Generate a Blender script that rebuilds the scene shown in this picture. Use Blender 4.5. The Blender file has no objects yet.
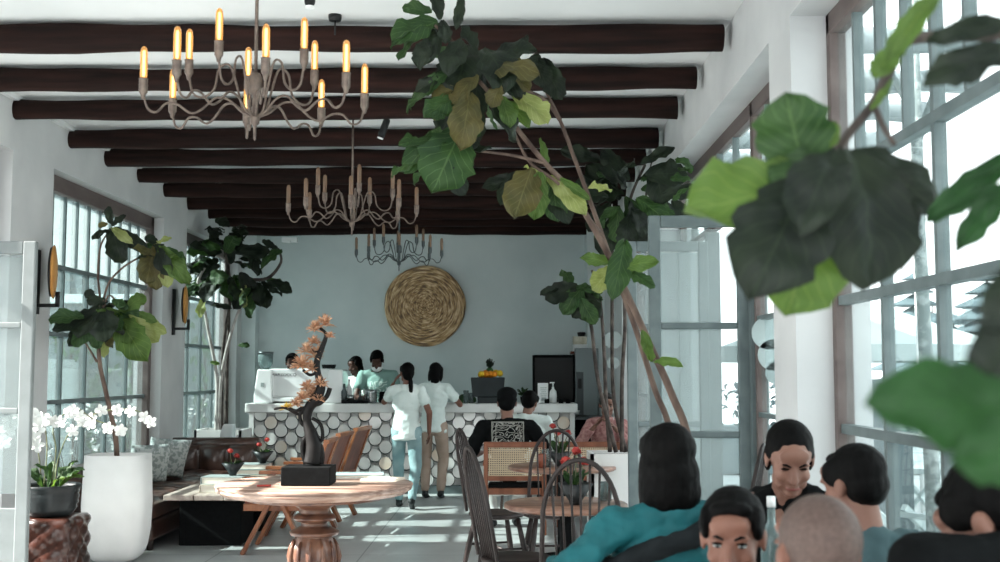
import bpy, bmesh, math, random
from mathutils import Vector, Matrix, Euler, Quaternion, noise
import numpy as np
PI = math.pi
random.seed(7)
SC = bpy.context.scene
COL = SC.collection
# ---------------------------------------------------------------- camera
FPX = 1150.0
PITCH = math.atan(91 / FPX); YAW = math.atan(8 / FPX)
CAM = Vector((0, 0, 1.5))
cd = bpy.data.cameras.new('camera'); cam = bpy.data.objects.new('camera', cd); COL.objects.link(cam)
cam.location = CAM
cam.rotation_euler = (PI / 2 + PITCH, 0, YAW)
cd.sensor_width = 36; cd.lens = 36 * FPX / 1000
cd.clip_start = 0.05; cd.clip_end = 400
cd.dof.use_dof = True; cd.dof.focus_distance = 8.5; cd.dof.aperture_fstop = 4.0
SC.camera = cam
RM = Euler((PI / 2 + PITCH, 0, YAW)).to_matrix()
def ray(px, py):
    return RM @ Vector((px - 500, 281 - py, -FPX))
def at(px, py, Y):
    d = ray(px, py); return CAM + d * (Y / d.y)
def atz(px, py, z):
    d = ray(px, py); return CAM + d * ((z - 1.5) / d.z)
# ---------------------------------------------------------------- colour / materials
def lin(c):
    def f(v): v /= 255.0; return v / 12.92 if v <= .04045 else ((v + .055) / 1.055) ** 2.4
    return (f(c[0]), f(c[1]), f(c[2]), 1)
def hx(s): return lin((int(s[0:2], 16), int(s[2:4], 16), int(s[4:6], 16)))
MATS = {}
def mat(name, c='808080', rough=.6, metal=0, c2=None, scale=6, detail=4, bump=0, bscale=None, spec=.3, stretch=None, coat=0, lo=.35, hi=.65, sheen=0, sss=0):
    m = bpy.data.materials.new(name); m.use_nodes = True
    nt = m.node_tree; b = nt.nodes['Principled BSDF']
    b.inputs['Base Color'].default_value = hx(c); b.inputs['Roughness'].default_value = rough
    b.inputs['Metallic'].default_value = metal; b.inputs['Specular IOR Level'].default_value = spec
    b.inputs['Coat Weight'].default_value = coat
    if sheen: b.inputs['Sheen Weight'].default_value = sheen
    if c2 or bump:
        tc = nt.nodes.new('ShaderNodeTexCoord'); mp = nt.nodes.new('ShaderNodeMapping')
        nt.links.new(tc.outputs['Object'], mp.inputs[0])
        if stretch: mp.inputs['Scale'].default_value = stretch
        n = nt.nodes.new('ShaderNodeTexNoise'); n.inputs['Scale'].default_value = scale; n.inputs['Detail'].default_value = detail
        nt.links.new(mp.outputs[0], n.inputs['Vector'])
        if c2:
            r = nt.nodes.new('ShaderNodeValToRGB'); r.color_ramp.elements[0].position = lo; r.color_ramp.elements[1].position = hi
            r.color_ramp.elements[0].color = hx(c); r.color_ramp.elements[1].color = hx(c2)
            nt.links.new(n.outputs[0], r.inputs[0]); nt.links.new(r.outputs[0], b.inputs['Base Color'])
        if bump:
            src = n
            if bscale:
                src = nt.nodes.new('ShaderNodeTexNoise'); src.inputs['Scale'].default_value = bscale; src.inputs['Detail'].default_value = 3
                nt.links.new(mp.outputs[0], src.inputs['Vector'])
            bp = nt.nodes.new('ShaderNodeBump'); bp.inputs['Strength'].default_value = bump; bp.inputs['Distance'].default_value = .01
            nt.links.new(src.outputs[0], bp.inputs['Height']); nt.links.new(bp.outputs[0], b.inputs['Normal'])
    MATS[name] = m; return m
def emat(name, c, s):
    m = bpy.data.materials.new(name); m.use_nodes = True; nt = m.node_tree; nt.nodes.clear()
    o = nt.nodes.new('ShaderNodeOutputMaterial'); e = nt.nodes.new('ShaderNodeEmission')
    e.inputs[0].default_value = hx(c); e.inputs[1].default_value = s; nt.links.new(e.outputs[0], o.inputs[0]); return m
def glassmat(name, tint='E8F4F4', milk=0.0, milkc='D8ECEC', refl=1.0):
    m = bpy.data.materials.new(name); m.use_nodes = True; nt = m.node_tree; nt.nodes.clear()
    o = nt.nodes.new('ShaderNodeOutputMaterial'); t = nt.nodes.new('ShaderNodeBsdfTransparent'); g = nt.nodes.new('ShaderNodeBsdfGlossy')
    t.inputs[0].default_value = hx(tint); g.inputs['Roughness'].default_value = .02
    fr = nt.nodes.new('ShaderNodeFresnel'); fr.inputs[0].default_value = 1.45
    mu = nt.nodes.new('ShaderNodeMath'); mu.operation = 'MULTIPLY'; mu.inputs[1].default_value = refl; nt.links.new(fr.outputs[0], mu.inputs[0])
    mx = nt.nodes.new('ShaderNodeMixShader'); nt.links.new(mu.outputs[0], mx.inputs[0]); nt.links.new(t.outputs[0], mx.inputs[1]); nt.links.new(g.outputs[0], mx.inputs[2])
    last = mx
    if milk:
        d = nt.nodes.new('ShaderNodeBsdfTranslucent'); d.inputs[0].default_value = hx(milkc)
        d2 = nt.nodes.new('ShaderNodeBsdfDiffuse'); d2.inputs[0].default_value = hx(milkc)
        m0 = nt.nodes.new('ShaderNodeMixShader'); m0.inputs[0].default_value = .4; nt.links.new(d.outputs[0], m0.inputs[1]); nt.links.new(d2.outputs[0], m0.inputs[2])
        m1 = nt.nodes.new('ShaderNodeMixShader'); m1.inputs[0].default_value = milk
        nt.links.new(mx.outputs[0], m1.inputs[1]); nt.links.new(m0.outputs[0], m1.inputs[2]); last = m1
    nt.links.new(last.outputs[0], o.inputs[0]); return m
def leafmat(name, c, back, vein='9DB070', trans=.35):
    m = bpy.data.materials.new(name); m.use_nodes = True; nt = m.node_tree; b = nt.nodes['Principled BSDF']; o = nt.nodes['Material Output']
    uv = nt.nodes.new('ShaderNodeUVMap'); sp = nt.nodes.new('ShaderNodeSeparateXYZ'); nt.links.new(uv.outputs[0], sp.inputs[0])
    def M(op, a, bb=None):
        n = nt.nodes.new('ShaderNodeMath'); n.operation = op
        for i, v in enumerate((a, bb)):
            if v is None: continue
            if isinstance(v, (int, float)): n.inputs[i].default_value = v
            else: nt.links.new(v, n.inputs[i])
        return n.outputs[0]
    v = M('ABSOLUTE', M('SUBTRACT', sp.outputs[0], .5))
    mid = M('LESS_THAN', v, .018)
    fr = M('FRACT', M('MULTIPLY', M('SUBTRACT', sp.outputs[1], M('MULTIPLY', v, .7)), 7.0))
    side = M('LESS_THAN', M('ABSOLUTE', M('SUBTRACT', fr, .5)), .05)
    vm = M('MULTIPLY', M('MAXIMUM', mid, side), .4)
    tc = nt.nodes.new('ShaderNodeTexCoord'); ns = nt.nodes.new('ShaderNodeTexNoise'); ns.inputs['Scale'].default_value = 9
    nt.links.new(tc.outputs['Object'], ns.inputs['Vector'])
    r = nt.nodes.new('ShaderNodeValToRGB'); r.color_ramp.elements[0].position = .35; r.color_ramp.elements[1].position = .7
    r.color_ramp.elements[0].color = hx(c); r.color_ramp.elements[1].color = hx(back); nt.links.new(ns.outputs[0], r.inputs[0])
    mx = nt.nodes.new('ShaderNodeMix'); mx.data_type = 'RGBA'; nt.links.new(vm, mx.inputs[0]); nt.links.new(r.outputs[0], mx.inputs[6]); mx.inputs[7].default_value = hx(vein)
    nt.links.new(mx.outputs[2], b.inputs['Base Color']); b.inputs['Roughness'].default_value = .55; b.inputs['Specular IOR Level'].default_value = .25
    tr = nt.nodes.new('ShaderNodeBsdfTranslucent'); 
    br = nt.nodes.new('ShaderNodeMix'); br.data_type = 'RGBA'; br.blend_type = 'MULTIPLY'; br.inputs[0].default_value = 1
    nt.links.new(mx.outputs[2], br.inputs[6]); br.inputs[7].default_value = (1.7, 1.8, .9, 1)
    nt.links.new(br.outputs[2], tr.inputs[0])
    ms = nt.nodes.new('ShaderNodeMixShader'); ms.inputs[0].default_value = trans
    nt.links.new(b.outputs[0], ms.inputs[1]); nt.links.new(tr.outputs[0], ms.inputs[2])
    bp = nt.nodes.new('ShaderNodeBump'); bp.inputs['Strength'].default_value = .5; bp.inputs['Distance'].default_value = .004
    nt.links.new(M('SUBTRACT', 1.0, vm), bp.inputs['Height']); nt.links.new(bp.outputs[0], b.inputs['Normal'])
    nt.links.new(ms.outputs[0], o.inputs[0]); return m
# ---------------------------------------------------------------- object tagging
def props(o, label=None, cat=None, group=None, kind=None):
    if label: o['label'] = label
    if cat: o['category'] = cat
    if group: o['group'] = group
    if kind: o['kind'] = kind
    return o
def thing(name, label, cat, loc=(0, 0, 0), rz=0, group=None):
    o = bpy.data.objects.new(name, None); COL.objects.link(o); o.empty_display_size = .1
    o.location = loc; o.rotation_euler = (0, 0, rz); return props(o, label, cat, group)
def copy_thing(root, loc, rz=None, label=None, group=None):
    r = root.copy(); COL.objects.link(r); r.location = loc
    if rz is not None: r.rotation_euler = (0, 0, rz)
    if label: r['label'] = label
    if group: r['group'] = group
    for ch in list(root.children):
        c = ch.copy(); COL.objects.link(c); c.parent = r
        for g in list(ch.children):
            d = g.copy(); COL.objects.link(d); d.parent = c
    return r
# ---------------------------------------------------------------- mesh builder
def frame_from(d, up=Vector((0, 0, 1))):
    d = d.normalized()
    if abs(d.dot(up)) > .98: up = Vector((0, 1, 0))
    x = up.cross(d).normalized(); y = d.cross(x)
    return Matrix((x, y, d)).transposed()
class MB:
    def __init__(s): s.bm = bmesh.new(); s.uv = s.bm.loops.layers.uv.new('UVMap'); s.mi = 0
    def face(s, vs, smooth=False):
        try: f = s.bm.faces.new(vs)
        except ValueError: return None
        f.material_index = s.mi; f.smooth = smooth; return f
    def box(s, c, size, rot=None, taper=1.0, shear=(0, 0)):
        c = Vector(c); R = rot if rot is not None else Matrix.Identity(3)
        if isinstance(rot, (tuple, list)): R = Euler(rot).to_matrix()
        v = []
        for z in (-1, 1):
            for y in (-1, 1):
                for x in (-1, 1):
                    t = taper if z > 0 else 1
                    p = Vector((x * size[0] / 2 * t, y * size[1] / 2 * t, z * size[2] / 2))
                    p.x += shear[0] * z / 2; p.y += shear[1] * z / 2
                    v.append(s.bm.verts.new(c + R @ p))
        for q in ((0, 2, 3, 1), (4, 5, 7, 6), (0, 1, 5, 4), (2, 6, 7, 3), (0, 4, 6, 2), (1, 3, 7, 5)): s.face([v[i] for i in q])
        return s
    def bar(s, a, b, w, h=None, up=Vector((0, 0, 1))):
        a = Vector(a); b = Vector(b); R = frame_from(b - a, up)
        return s.box((a + b) / 2, (w, h or w, (b - a).length), R)
    def rings(s, rings, closed=False, cap=True, smooth=True):
        n = len(rings[0]); vs = [[s.bm.verts.new(p) for p in r] for r in rings]
        m = len(vs)
        for i in range(m if closed else m - 1):
            a, b = vs[i], vs[(i + 1) % m]
            for j in range(n): s.face([a[j], a[(j + 1) % n], b[(j + 1) % n], b[j]], smooth)
        if cap and not closed:
            s.face(list(reversed(vs[0]))); s.face(vs[-1])
        return s
    def tube(s, pts, r, n=8, closed=False, flat=None, cap=True):
        pts = [Vector(p) for p in pts]; m = len(pts)
        rr = r if isinstance(r, (list, tuple)) else [r] * m
        rg = []; up = None
        for i in range(m):
            if closed: d = pts[(i + 1) % m] - pts[i - 1]
            else: d = pts[min(i + 1, m - 1)] - pts[max(i - 1, 0)]
            d.normalize()
            if up is None:
                up = Vector((0, 0, 1)) if abs(d.z) < .9 else Vector((0, 1, 0))
            x = up.cross(d)
            if x.length < 1e-4: x = Vector((1, 0, 0)).cross(d)
            x.normalize(); y = d.cross(x); up = y
            fx, fy = flat or (1, 1)
            rg.append([pts[i] + (x * math.cos(a) * fx + y * math.sin(a) * fy) * rr[i] for a in [2 * PI * k / n for k in range(n)]])
        return s.rings(rg, closed, cap)
    def lathe(s, prof, n=24, c=(0, 0, 0), cap=True, fn=None):
        c = Vector(c); rg = []
        for r, z in prof:
            rg.append([c + Vector((max(r, 1e-4) * math.cos(a) * (fn(a, z) if fn else 1), max(r, 1e-4) * math.sin(a) * (fn(a, z) if fn else 1), z)) for a in [2 * PI * k / n for k in range(n)]])
        return s.rings(rg, False, cap)
    def ball(s, c, r, rot=None, nu=12, nv=8):
        if not hasattr(r, '__len__'): r = (r, r, r)
        c = Vector(c); R = rot if rot is not None else Matrix.Identity(3); rg = []
        for i in range(nv + 1):
            t = PI * (i / nv) ; t = min(max(t, .05), PI - .05)
            rg.append([c + R @ Vector((r[0] * math.sin(t) * math.cos(a), r[1] * math.sin(t) * math.sin(a), -r[2] * math.cos(t))) for a in [2 * PI * k / nu for k in range(nu)]])
        return s.rings(rg)
    def cap(s, a, b, ra, rb=None, n=12, fl=(1, 1), up=Vector((0, 1, 0))):
        a = Vector(a); b = Vector(b); rb = rb or ra; R = frame_from(b - a, up) ; d = (b - a).normalized()
        X = R.col[0]; Y = R.col[1]; rg = []
        for t in (-.98, -.7, -.35, 0): 
            q = math.sqrt(1 - t * t); rg.append([a + d * t * ra + (X * math.cos(k) * fl[0] + Y * math.sin(k) * fl[1]) * ra * q for k in [2 * PI * j / n for j in range(n)]])
        for t in (0, .35, .7, .98):
            q = math.sqrt(1 - t * t); rg.append([b + d * t * rb + (X * math.cos(k) * fl[0] + Y * math.sin(k) * fl[1]) * rb * q for k in [2 * PI * j / n for j in range(n)]])
        return s.rings(rg)
    def prism(s, pts, M, th):
        """2-D outline pts (x,y) extruded by th along local z, placed by 4x4 matrix M"""
        a = [s.bm.verts.new(M @ Vector((x, y, -th / 2))) for x, y in pts]; b = [s.bm.verts.new(M @ Vector((x, y, th / 2))) for x, y in pts]
        n = len(pts); s.face(list(reversed(a))); s.face(b)
        for i in range(n): s.face([a[i], a[(i + 1) % n], b[(i + 1) % n], b[i]])
        return s
    def disc(s, c, r, th, axis='y', n=28):
        c = Vector(c); M = {'y': Matrix.Rotation(PI / 2, 4, 'X'), 'x': Matrix.Rotation(PI / 2, 4, 'Y'), 'z': Matrix.Identity(4)}[axis]
        return s.prism([(r * math.cos(2 * PI * k / n), r * math.sin(2 * PI * k / n)) for k in range(n)], Matrix.Translation(c) @ M, th)
    def leaf(s, base, tip, normal, wr=.62, cup=.25, droop=.25, wav=.05, nu=11, nv=4, seed=0):
        base = Vector(base); tip = Vector(tip); d = tip - base; L = d.length; y = d.normalized()
        n = Vector(normal); n = (n - y * n.dot(y))
        if n.length < 1e-3: n = Vector((0.3, -.5, .8)).cross(y)
        n.normalize(); x = y.cross(n); rnd = random.Random(seed); ph = rnd.uniform(0, 6); ph2 = rnd.uniform(0, 6)
        g = []
        for i in range(nu + 1):
            u = i / nu
            w = L * wr / 2 * (max(0, math.sin(PI * min(1, .03 + .97 * u ** .85))) ** .62) * (.62 + .5 * u) * (1 - .12 * math.exp(-((u - .33) / .12) ** 2))
            w *= 1 + .08 * math.sin(u * 23 + ph) + .05 * math.sin(u * 41 + ph2)
            row = []
            for j in range(-nv, nv + 1):
                v = j / nv
                z = cup * abs(v) ** 1.3 * w - droop * L * (u * u - u) * -1 * 0 - droop * L * (u - .5) ** 2 + droop * L * .25
                z += wav * L * math.sin(u * 13 + ph + (1.4 if j > 0 else 0)) * v * v
                z += .022 * L * math.sin(abs(v) * 3 + u * 22 + ph2) + .085 * L * noise.noise(Vector((v * 1.6 + seed, u * 3.2, seed * .7)))
                row.append(s.bm.verts.new(base + x * (v * w) + y * (u * L + .1 * abs(v) * w) + n * z))
            g.append(row)
        for i in range(nu):
            for j in range(2 * nv):
                f = s.face([g[i][j], g[i][j + 1], g[i + 1][j + 1], g[i + 1][j]], True)
                if f:
                    uvs = [(j, i), (j + 1, i), (j + 1, i + 1), (j, i + 1)]
                    for l, (a, b) in zip(f.loops, uvs): l[s.uv].uv = (a / (2 * nv), b / nu)
        return s
    def build(s, name, m, parent=None, loc=None, rz=None, label=None, cat=None, group=None, kind=None, bevel=0, smooth=False, bseg=2, normals=True):
        if normals: bmesh.ops.recalc_face_normals(s.bm, faces=s.bm.faces)
        me = bpy.data.meshes.new(name); s.bm.to_mesh(me); s.bm.free()
        for q in (m if isinstance(m, (list, tuple)) else [m]): me.materials.append(q)
        o = bpy.data.objects.new(name, me); COL.objects.link(o)
        if parent is not None: o.parent = parent
        if loc is not None: o.location = loc
        if rz is not None: o.rotation_euler = (0, 0, rz)
        if smooth:
            for p in me.polygons: p.use_smooth = True
        if bevel:
            bv = o.modifiers.new('bevel', 'BEVEL'); bv.width = bevel; bv.segments = bseg; bv.limit_method = 'ANGLE'; bv.angle_limit = .6
        return props(o, label, cat, group, kind)
def struct(name, mb, m, **k): return mb.build(name, m, kind='structure', **k)
def bake(o):
    dg = bpy.context.evaluated_depsgraph_get(); me = bpy.data.meshes.new_from_object(o.evaluated_get(dg), depsgraph=dg)
    me.name = o.name; o.modifiers.clear(); o.data = me
    for p in me.polygons: p.use_smooth = True
    return o
TEX = {}
def cloud(size):
    if size not in TEX:
        t = bpy.data.textures.new('folds', 'CLOUDS'); t.noise_scale = size; t.noise_depth = 2; TEX[size] = t
    return TEX[size]
def blob(mb, name, m, parent, voxel=.01, sm=3, disp=0, dsize=.1, **k):
    o = mb.build(name, m, parent, normals=True, **k)
    r = o.modifiers.new('r', 'REMESH'); r.mode = 'VOXEL'; r.voxel_size = voxel; r.use_smooth_shade = True
    if sm: q = o.modifiers.new('s', 'SMOOTH'); q.factor = .5; q.iterations = sm
    if disp: d = o.modifiers.new('d', 'DISPLACE'); d.texture = cloud(dsize); d.strength = disp; d.mid_level = .5; d.texture_coords = 'LOCAL'
    bake(o); return o
# ---------------------------------------------------------------- materials
M = {}
def dm(k, **a): M[k] = mat(k, **a)
dm('plaster', c='C8C9C9', c2='B6B8B9', scale=1.6, rough=.85, bump=.15, bscale=14, lo=.3, hi=.7)
dm('ceiling', c='DDDFDF', c2='D0D3D3', scale=1.2, rough=.9, lo=.3, hi=.7)
dm('teal_plaster', c='BCC8C9', c2='D2DADA', scale=1.1, detail=8, rough=.75, bump=.25, bscale=7, lo=.3, hi=.7)
dm('outer_plaster', c='E4E8E8', c2='D4DADA', scale=1.5, rough=.9)
dm('log', c='120D0C', c2='301D19', scale=3, detail=10, rough=.9, spec=.15, stretch=(.5, 6, 6), bump=1.0, lo=.3, hi=.75)
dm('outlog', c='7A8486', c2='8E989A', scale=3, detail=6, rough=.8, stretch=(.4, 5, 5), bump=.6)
dm('brownframe', c='554B49', c2='645A57', scale=8, rough=.6, stretch=(1, .3, 1))
dm('steelframe', c='566263', c2='636E6F', scale=10, rough=.45)
dm('paleframe', c='727878', c2='7C8282', scale=6, rough=.5)
dm('white', c='E6E8E8', rough=.45)
dm('whitegloss', c='ECEEEE', rough=.18, coat=.4)
dm('whitematte', c='E2E2E0', c2='D8D8D6', scale=3, rough=.8, bump=.1, bscale=40)
dm('black', c='121415', rough=.45)
dm('blackmatte', c='0B0C0D', c2='121415', scale=30, rough=.85, spec=.1)
dm('caneframe', c='6B3F2C', c2='84523C', scale=4, detail=6, rough=.45, stretch=(3, 3, .5))
dm('darkwood', c='2C2422', c2='3E322E', scale=4, rough=.4, stretch=(4, 4, .6), coat=.15)
dm('chairwood', c='191413', c2='2F2523', scale=5, rough=.5, stretch=(3, 3, .6), coat=.05)
dm('tablewood', c='6B4A3C', c2='94705E', scale=3, detail=8, rough=.35, stretch=(.6, 6, 6), coat=.35, bump=.1)
dm('oldwood', c='7A5C4E', c2='B39A8B', scale=4, detail=8, rough=.45, stretch=(.6, 5, 5), coat=.2, bump=.2)
dm('carvedwood', c='422A23', c2='74513F', scale=9, detail=6, rough=.35, coat=.3, bump=.3)
dm('teak', c='6F3D26', c2='8E5836', scale=4, detail=6, rough=.4, stretch=(3, 3, .5), coat=.15)
dm('redteak', c='5F3024', c2='7C4534', scale=4, detail=6, rough=.4, stretch=(3, 3, .5))
dm('plank', c='8F8078', c2='B9AAA0', scale=3, detail=8, rough=.6, stretch=(5, .5, 5))
dm('leather', c='33241F', c2='523A32', scale=5, rough=.3, coat=.4, bump=.2, bscale=60)
dm('brass', c='8C8078', rough=.38, metal=.9)
dm('rust', c='5C514C', c2='74685F', scale=30, rough=.5, metal=.7)
dm('steel', c='AEB4B5', rough=.25, metal=.9)
dm('darksteel', c='4B5153', rough=.35, metal=.7)
dm('trunk', c='3C2E2A', c2='6A594F', scale=12, detail=6, rough=.85, bump=.6, stretch=(1, 1, .4))
dm('paletrunk', c='8C8783', c2='B4B0AC', scale=10, rough=.8, bump=.4)
dm('darktrunk', c='241F1D', c2='544C47', scale=14, detail=6, rough=.85, bump=.6)
dm('stem', c='4E5A3C', c2='6D6A4C', scale=10, rough=.6)
dm('soil', c='3A332E', c2='51483F', scale=40, rough=.95, bump=.5)
dm('petalwhite', c='D2D3D0', rough=.6)
dm('petalyellow', c='D9B24C', rough=.5)
dm('rose', c='8A2422', c2='B04038', scale=25, rough=.55)
dm('copperflower', c='B88466', c2='DDB898', scale=25, rough=.5, metal=.2)
dm('bronze', c='080707', c2='120F0E', scale=14, rough=.55, spec=.2, metal=0, bump=.5)
dm('skin', c='6E4A3D', c2='7A5446', scale=8, rough=.5)
dm('skinpale', c='745246', c2='805D50', scale=8, rough=.5)
dm('skindark', c='432B24', c2='4D342C', scale=8, rough=.5)
dm('hair', c='040404', c2='090808', scale=60, rough=.6, stretch=(1, 1, .12), bump=.25, spec=.07)
dm('hairbrown', c='0B0909', c2='120E0D', scale=60, rough=.6, stretch=(1, 1, .2), bump=.25, spec=.2)
dm('scalp', c='4A3B36', c2='584842', scale=120, rough=.6, bump=.2)
dm('tealcloth', c='0D474C', c2='145A60', scale=6, rough=.7, bump=.3)
dm('lighttealcloth', c='2E8E8F', c2='37A09E', scale=6, rough=.75)
dm('greyteal', c='34494D', c2='3C5256', scale=8, rough=.85)
dm('whitecloth', c='DDE5E2', c2='CFDAD7', scale=5, rough=.85)
dm('bluejeans', c='7A989C', c2='92AAAD', scale=7, rough=.85, bump=.15, bscale=60)
dm('beigecloth', c='A08A7C', c2='AE988A', scale=7, rough=.85)
dm('blackcloth', c='090A0B', c2='0F1112', scale=8, rough=.85, spec=.08)
dm('greycloth', c='16191B', c2='1F2325', scale=8, rough=.85, spec=.08)
dm('whitejeans', c='C9C9C6', c2='DADAD7', scale=7, rough=.85)
dm('pinkcloth', c='B98D88', c2='8E5E5C', scale=30, rough=.85)
dm('shoe', c='25282A', rough=.5)
dm('shoesole', c='DCDCDA', rough=.5)
dm('paper', c='E6E1D6', c2='D8D2C6', scale=50, rough=.8, stretch=(.1, .1, 3))
dm('bookgrey', c='9AA3A2', rough=.6); dm('bookcream', c='CFC6B6', rough=.6); dm('bookred', c='7E2F36', rough=.6); dm('bookteal', c='7F9494', rough=.5); dm('bookdark', c='3A3D3F', rough=.6)
dm('orange', c='D98A1E', c2='C9761A', scale=20, rough=.5, bump=.1)
dm('lemon', c='D7B32E', rough=.5)
dm('greenfruit', c='2C4A2E', c2='3E6238', scale=12, rough=.5)
dm('pot', c='141718', c2='212627', scale=8, rough=.4, coat=.1, bump=.2)
dm('brasswood', c='B07A3C', c2='C48D4C', scale=6, rough=.45)
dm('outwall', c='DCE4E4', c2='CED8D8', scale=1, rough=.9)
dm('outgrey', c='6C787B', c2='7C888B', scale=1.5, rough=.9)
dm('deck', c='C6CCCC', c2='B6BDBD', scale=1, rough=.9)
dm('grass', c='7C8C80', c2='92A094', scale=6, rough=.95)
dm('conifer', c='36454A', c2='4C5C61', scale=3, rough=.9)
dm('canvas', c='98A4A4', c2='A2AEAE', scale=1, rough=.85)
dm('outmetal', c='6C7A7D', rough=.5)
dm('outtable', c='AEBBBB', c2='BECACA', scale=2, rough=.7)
dm('cane', c='B59872', rough=.7)
M['glass'] = glassmat('glass', 'F4F8F8', milk=.02, refl=.3)
M['doorglass'] = glassmat('doorglass', 'E4EAEA', milk=.24, milkc='DCE4E4', refl=.5)
M['leftglass'] = glassmat('leftglass', 'CCD6D6', milk=.03, milkc='DEE6E6', refl=.4)
M['upperglass'] = glassmat('upperglass', 'D4DEDE', milk=.12, milkc='DAE2E2', refl=.4)
M['clear'] = glassmat('clearbottle', 'E6EEEE', milk=.12)
M['bulb_on'] = glassmat('bulb_on', 'F2CE94', milk=.3, milkc='EEC688')
M['filament'] = emat('filament', 'FFE2BC', 3.6)
M['bulb_off'] = glassmat('bulb_off', 'D8BCA4', milk=.35, milkc='C9AF9A')
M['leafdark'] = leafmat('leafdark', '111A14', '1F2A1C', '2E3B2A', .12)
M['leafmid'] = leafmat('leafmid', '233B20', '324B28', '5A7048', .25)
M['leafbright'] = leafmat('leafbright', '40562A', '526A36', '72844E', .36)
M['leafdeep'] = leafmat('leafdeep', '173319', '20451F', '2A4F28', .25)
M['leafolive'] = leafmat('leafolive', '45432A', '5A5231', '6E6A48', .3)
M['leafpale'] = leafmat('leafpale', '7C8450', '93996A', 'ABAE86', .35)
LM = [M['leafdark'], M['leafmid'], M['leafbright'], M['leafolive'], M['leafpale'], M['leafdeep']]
# floor material : pale polished concrete with faint joints
fm = mat('floor_concrete', c='A2A5A5', c2='B4B6B6', scale=2.2, detail=8, rough=.32, bump=.05, lo=.3, hi=.7)
nt = fm.node_tree; b = nt.nodes['Principled BSDF']
tc = nt.nodes.new('ShaderNodeTexCoord'); br = nt.nodes.new('ShaderNodeTexBrick'); nt.links.new(tc.outputs['Object'], br.inputs['Vector'])
br.offset = 0; br.inputs['Scale'].default_value = 1; br.inputs['Brick Width'].default_value = 1.2; br.inputs['Row Height'].default_value = 1.2; br.inputs['Mortar Size'].default_value = .006
mx = nt.nodes.new('ShaderNodeMix'); mx.data_type = 'RGBA'; src = b.inputs['Base Color'].links[0].from_socket
nt.links.new(src, mx.inputs[6]); mx.inputs[7].default_value = hx('6E7475'); nt.links.new(br.outputs['Fac'], mx.inputs[0]); nt.links.new(mx.outputs[2], b.inputs['Base Color'])
# woven straw disc material
def woven():
    m = bpy.data.materials.new('woven_straw'); m.use_nodes = True; nt = m.node_tree; b = nt.nodes['Principled BSDF']
    tc = nt.nodes.new('ShaderNodeTexCoord'); sp = nt.nodes.new('ShaderNodeSeparateXYZ'); nt.links.new(tc.outputs['Object'], sp.inputs[0])
    def Mm(op, a, bb=None):
        n = nt.nodes.new('ShaderNodeMath'); n.operation = op
        for i, v in enumerate((a, bb)):
            if v is None: continue
            if isinstance(v, (int, float)): n.inputs[i].default_value = v
            else: nt.links.new(v, n.inputs[i])
        return n.outputs[0]
    x, z = sp.outputs[0], sp.outputs[2]
    r = Mm('SQRT', Mm('ADD', Mm('MULTIPLY', x, x), Mm('MULTIPLY', z, z))); a = Mm('ARCTAN2', z, x)
    cb = nt.nodes.new('ShaderNodeCombineXYZ'); nt.links.new(Mm('MULTIPLY', Mm('COSINE', a), 1.6), cb.inputs[0]); nt.links.new(Mm('MULTIPLY', Mm('SINE', a), 1.6), cb.inputs[1]); nt.links.new(Mm('MULTIPLY', r, 26), cb.inputs[2])
    n = nt.nodes.new('ShaderNodeTexNoise'); n.inputs['Scale'].default_value = 2.2; n.inputs['Detail'].default_value = 6; nt.links.new(cb.outputs[0], n.inputs['Vector'])
    rp = nt.nodes.new('ShaderNodeValToRGB'); rp.color_ramp.elements[0].color = hx('6A523C'); rp.color_ramp.elements[1].color = hx('E6CDA6'); rp.color_ramp.elements[0].position = .36; rp.color_ramp.elements[1].position = .66
    e = rp.color_ramp.elements.new(.5); e.color = hx('B38F62')
    nt.links.new(n.outputs[0], rp.inputs[0]); nt.links.new(rp.outputs[0], b.inputs['Base Color']); b.inputs['Roughness'].default_value = .55
    bp = nt.nodes.new('ShaderNodeBump'); bp.inputs['Strength'].default_value = .8; bp.inputs['Distance'].default_value = .02; nt.links.new(n.outputs[0], bp.inputs['Height']); nt.links.new(bp.outputs[0], b.inputs['Normal'])
    return m
M['woven'] = woven()
def canemat():
    m = bpy.data.materials.new('cane_mesh'); m.use_nodes = True; nt = m.node_tree; b = nt.nodes['Principled BSDF']; o = nt.nodes['Material Output']
    tc = nt.nodes.new('ShaderNodeTexCoord'); mp = nt.nodes.new('ShaderNodeMapping'); mp.inputs['Scale'].default_value = (50, 50, 50)
    nt.links.new(tc.outputs['Object'], mp.inputs[0]); sp = nt.nodes.new('ShaderNodeSeparateXYZ'); nt.links.new(mp.outputs[0], sp.inputs[0])
    def Mm(op, a, bb=None):
        n = nt.nodes.new('ShaderNodeMath'); n.operation = op
        for i, v in enumerate((a, bb)):
            if v is None: continue
            if isinstance(v, (int, float)): n.inputs[i].default_value = v
            else: nt.links.new(v, n.inputs[i])
        return n.outputs[0]
    hx_ = Mm('GREATER_THAN', Mm('FRACT', sp.outputs[0]), .5); hz_ = Mm('GREATER_THAN', Mm('FRACT', sp.outputs[2]), .5)
    hole = Mm('MULTIPLY', hx_, hz_)
    t = nt.nodes.new('ShaderNodeBsdfTransparent'); ms = nt.nodes.new('ShaderNodeMixShader'); nt.links.new(hole, ms.inputs[0]); nt.links.new(b.outputs[0], ms.inputs[1]); nt.links.new(t.outputs[0], ms.inputs[2])
    b.inputs['Base Color'].default_value = hx('B8A48A'); b.inputs['Roughness'].default_value = .6; nt.links.new(ms.outputs[0], o.inputs[0]); return m
M['canemesh'] = canemat()
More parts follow.
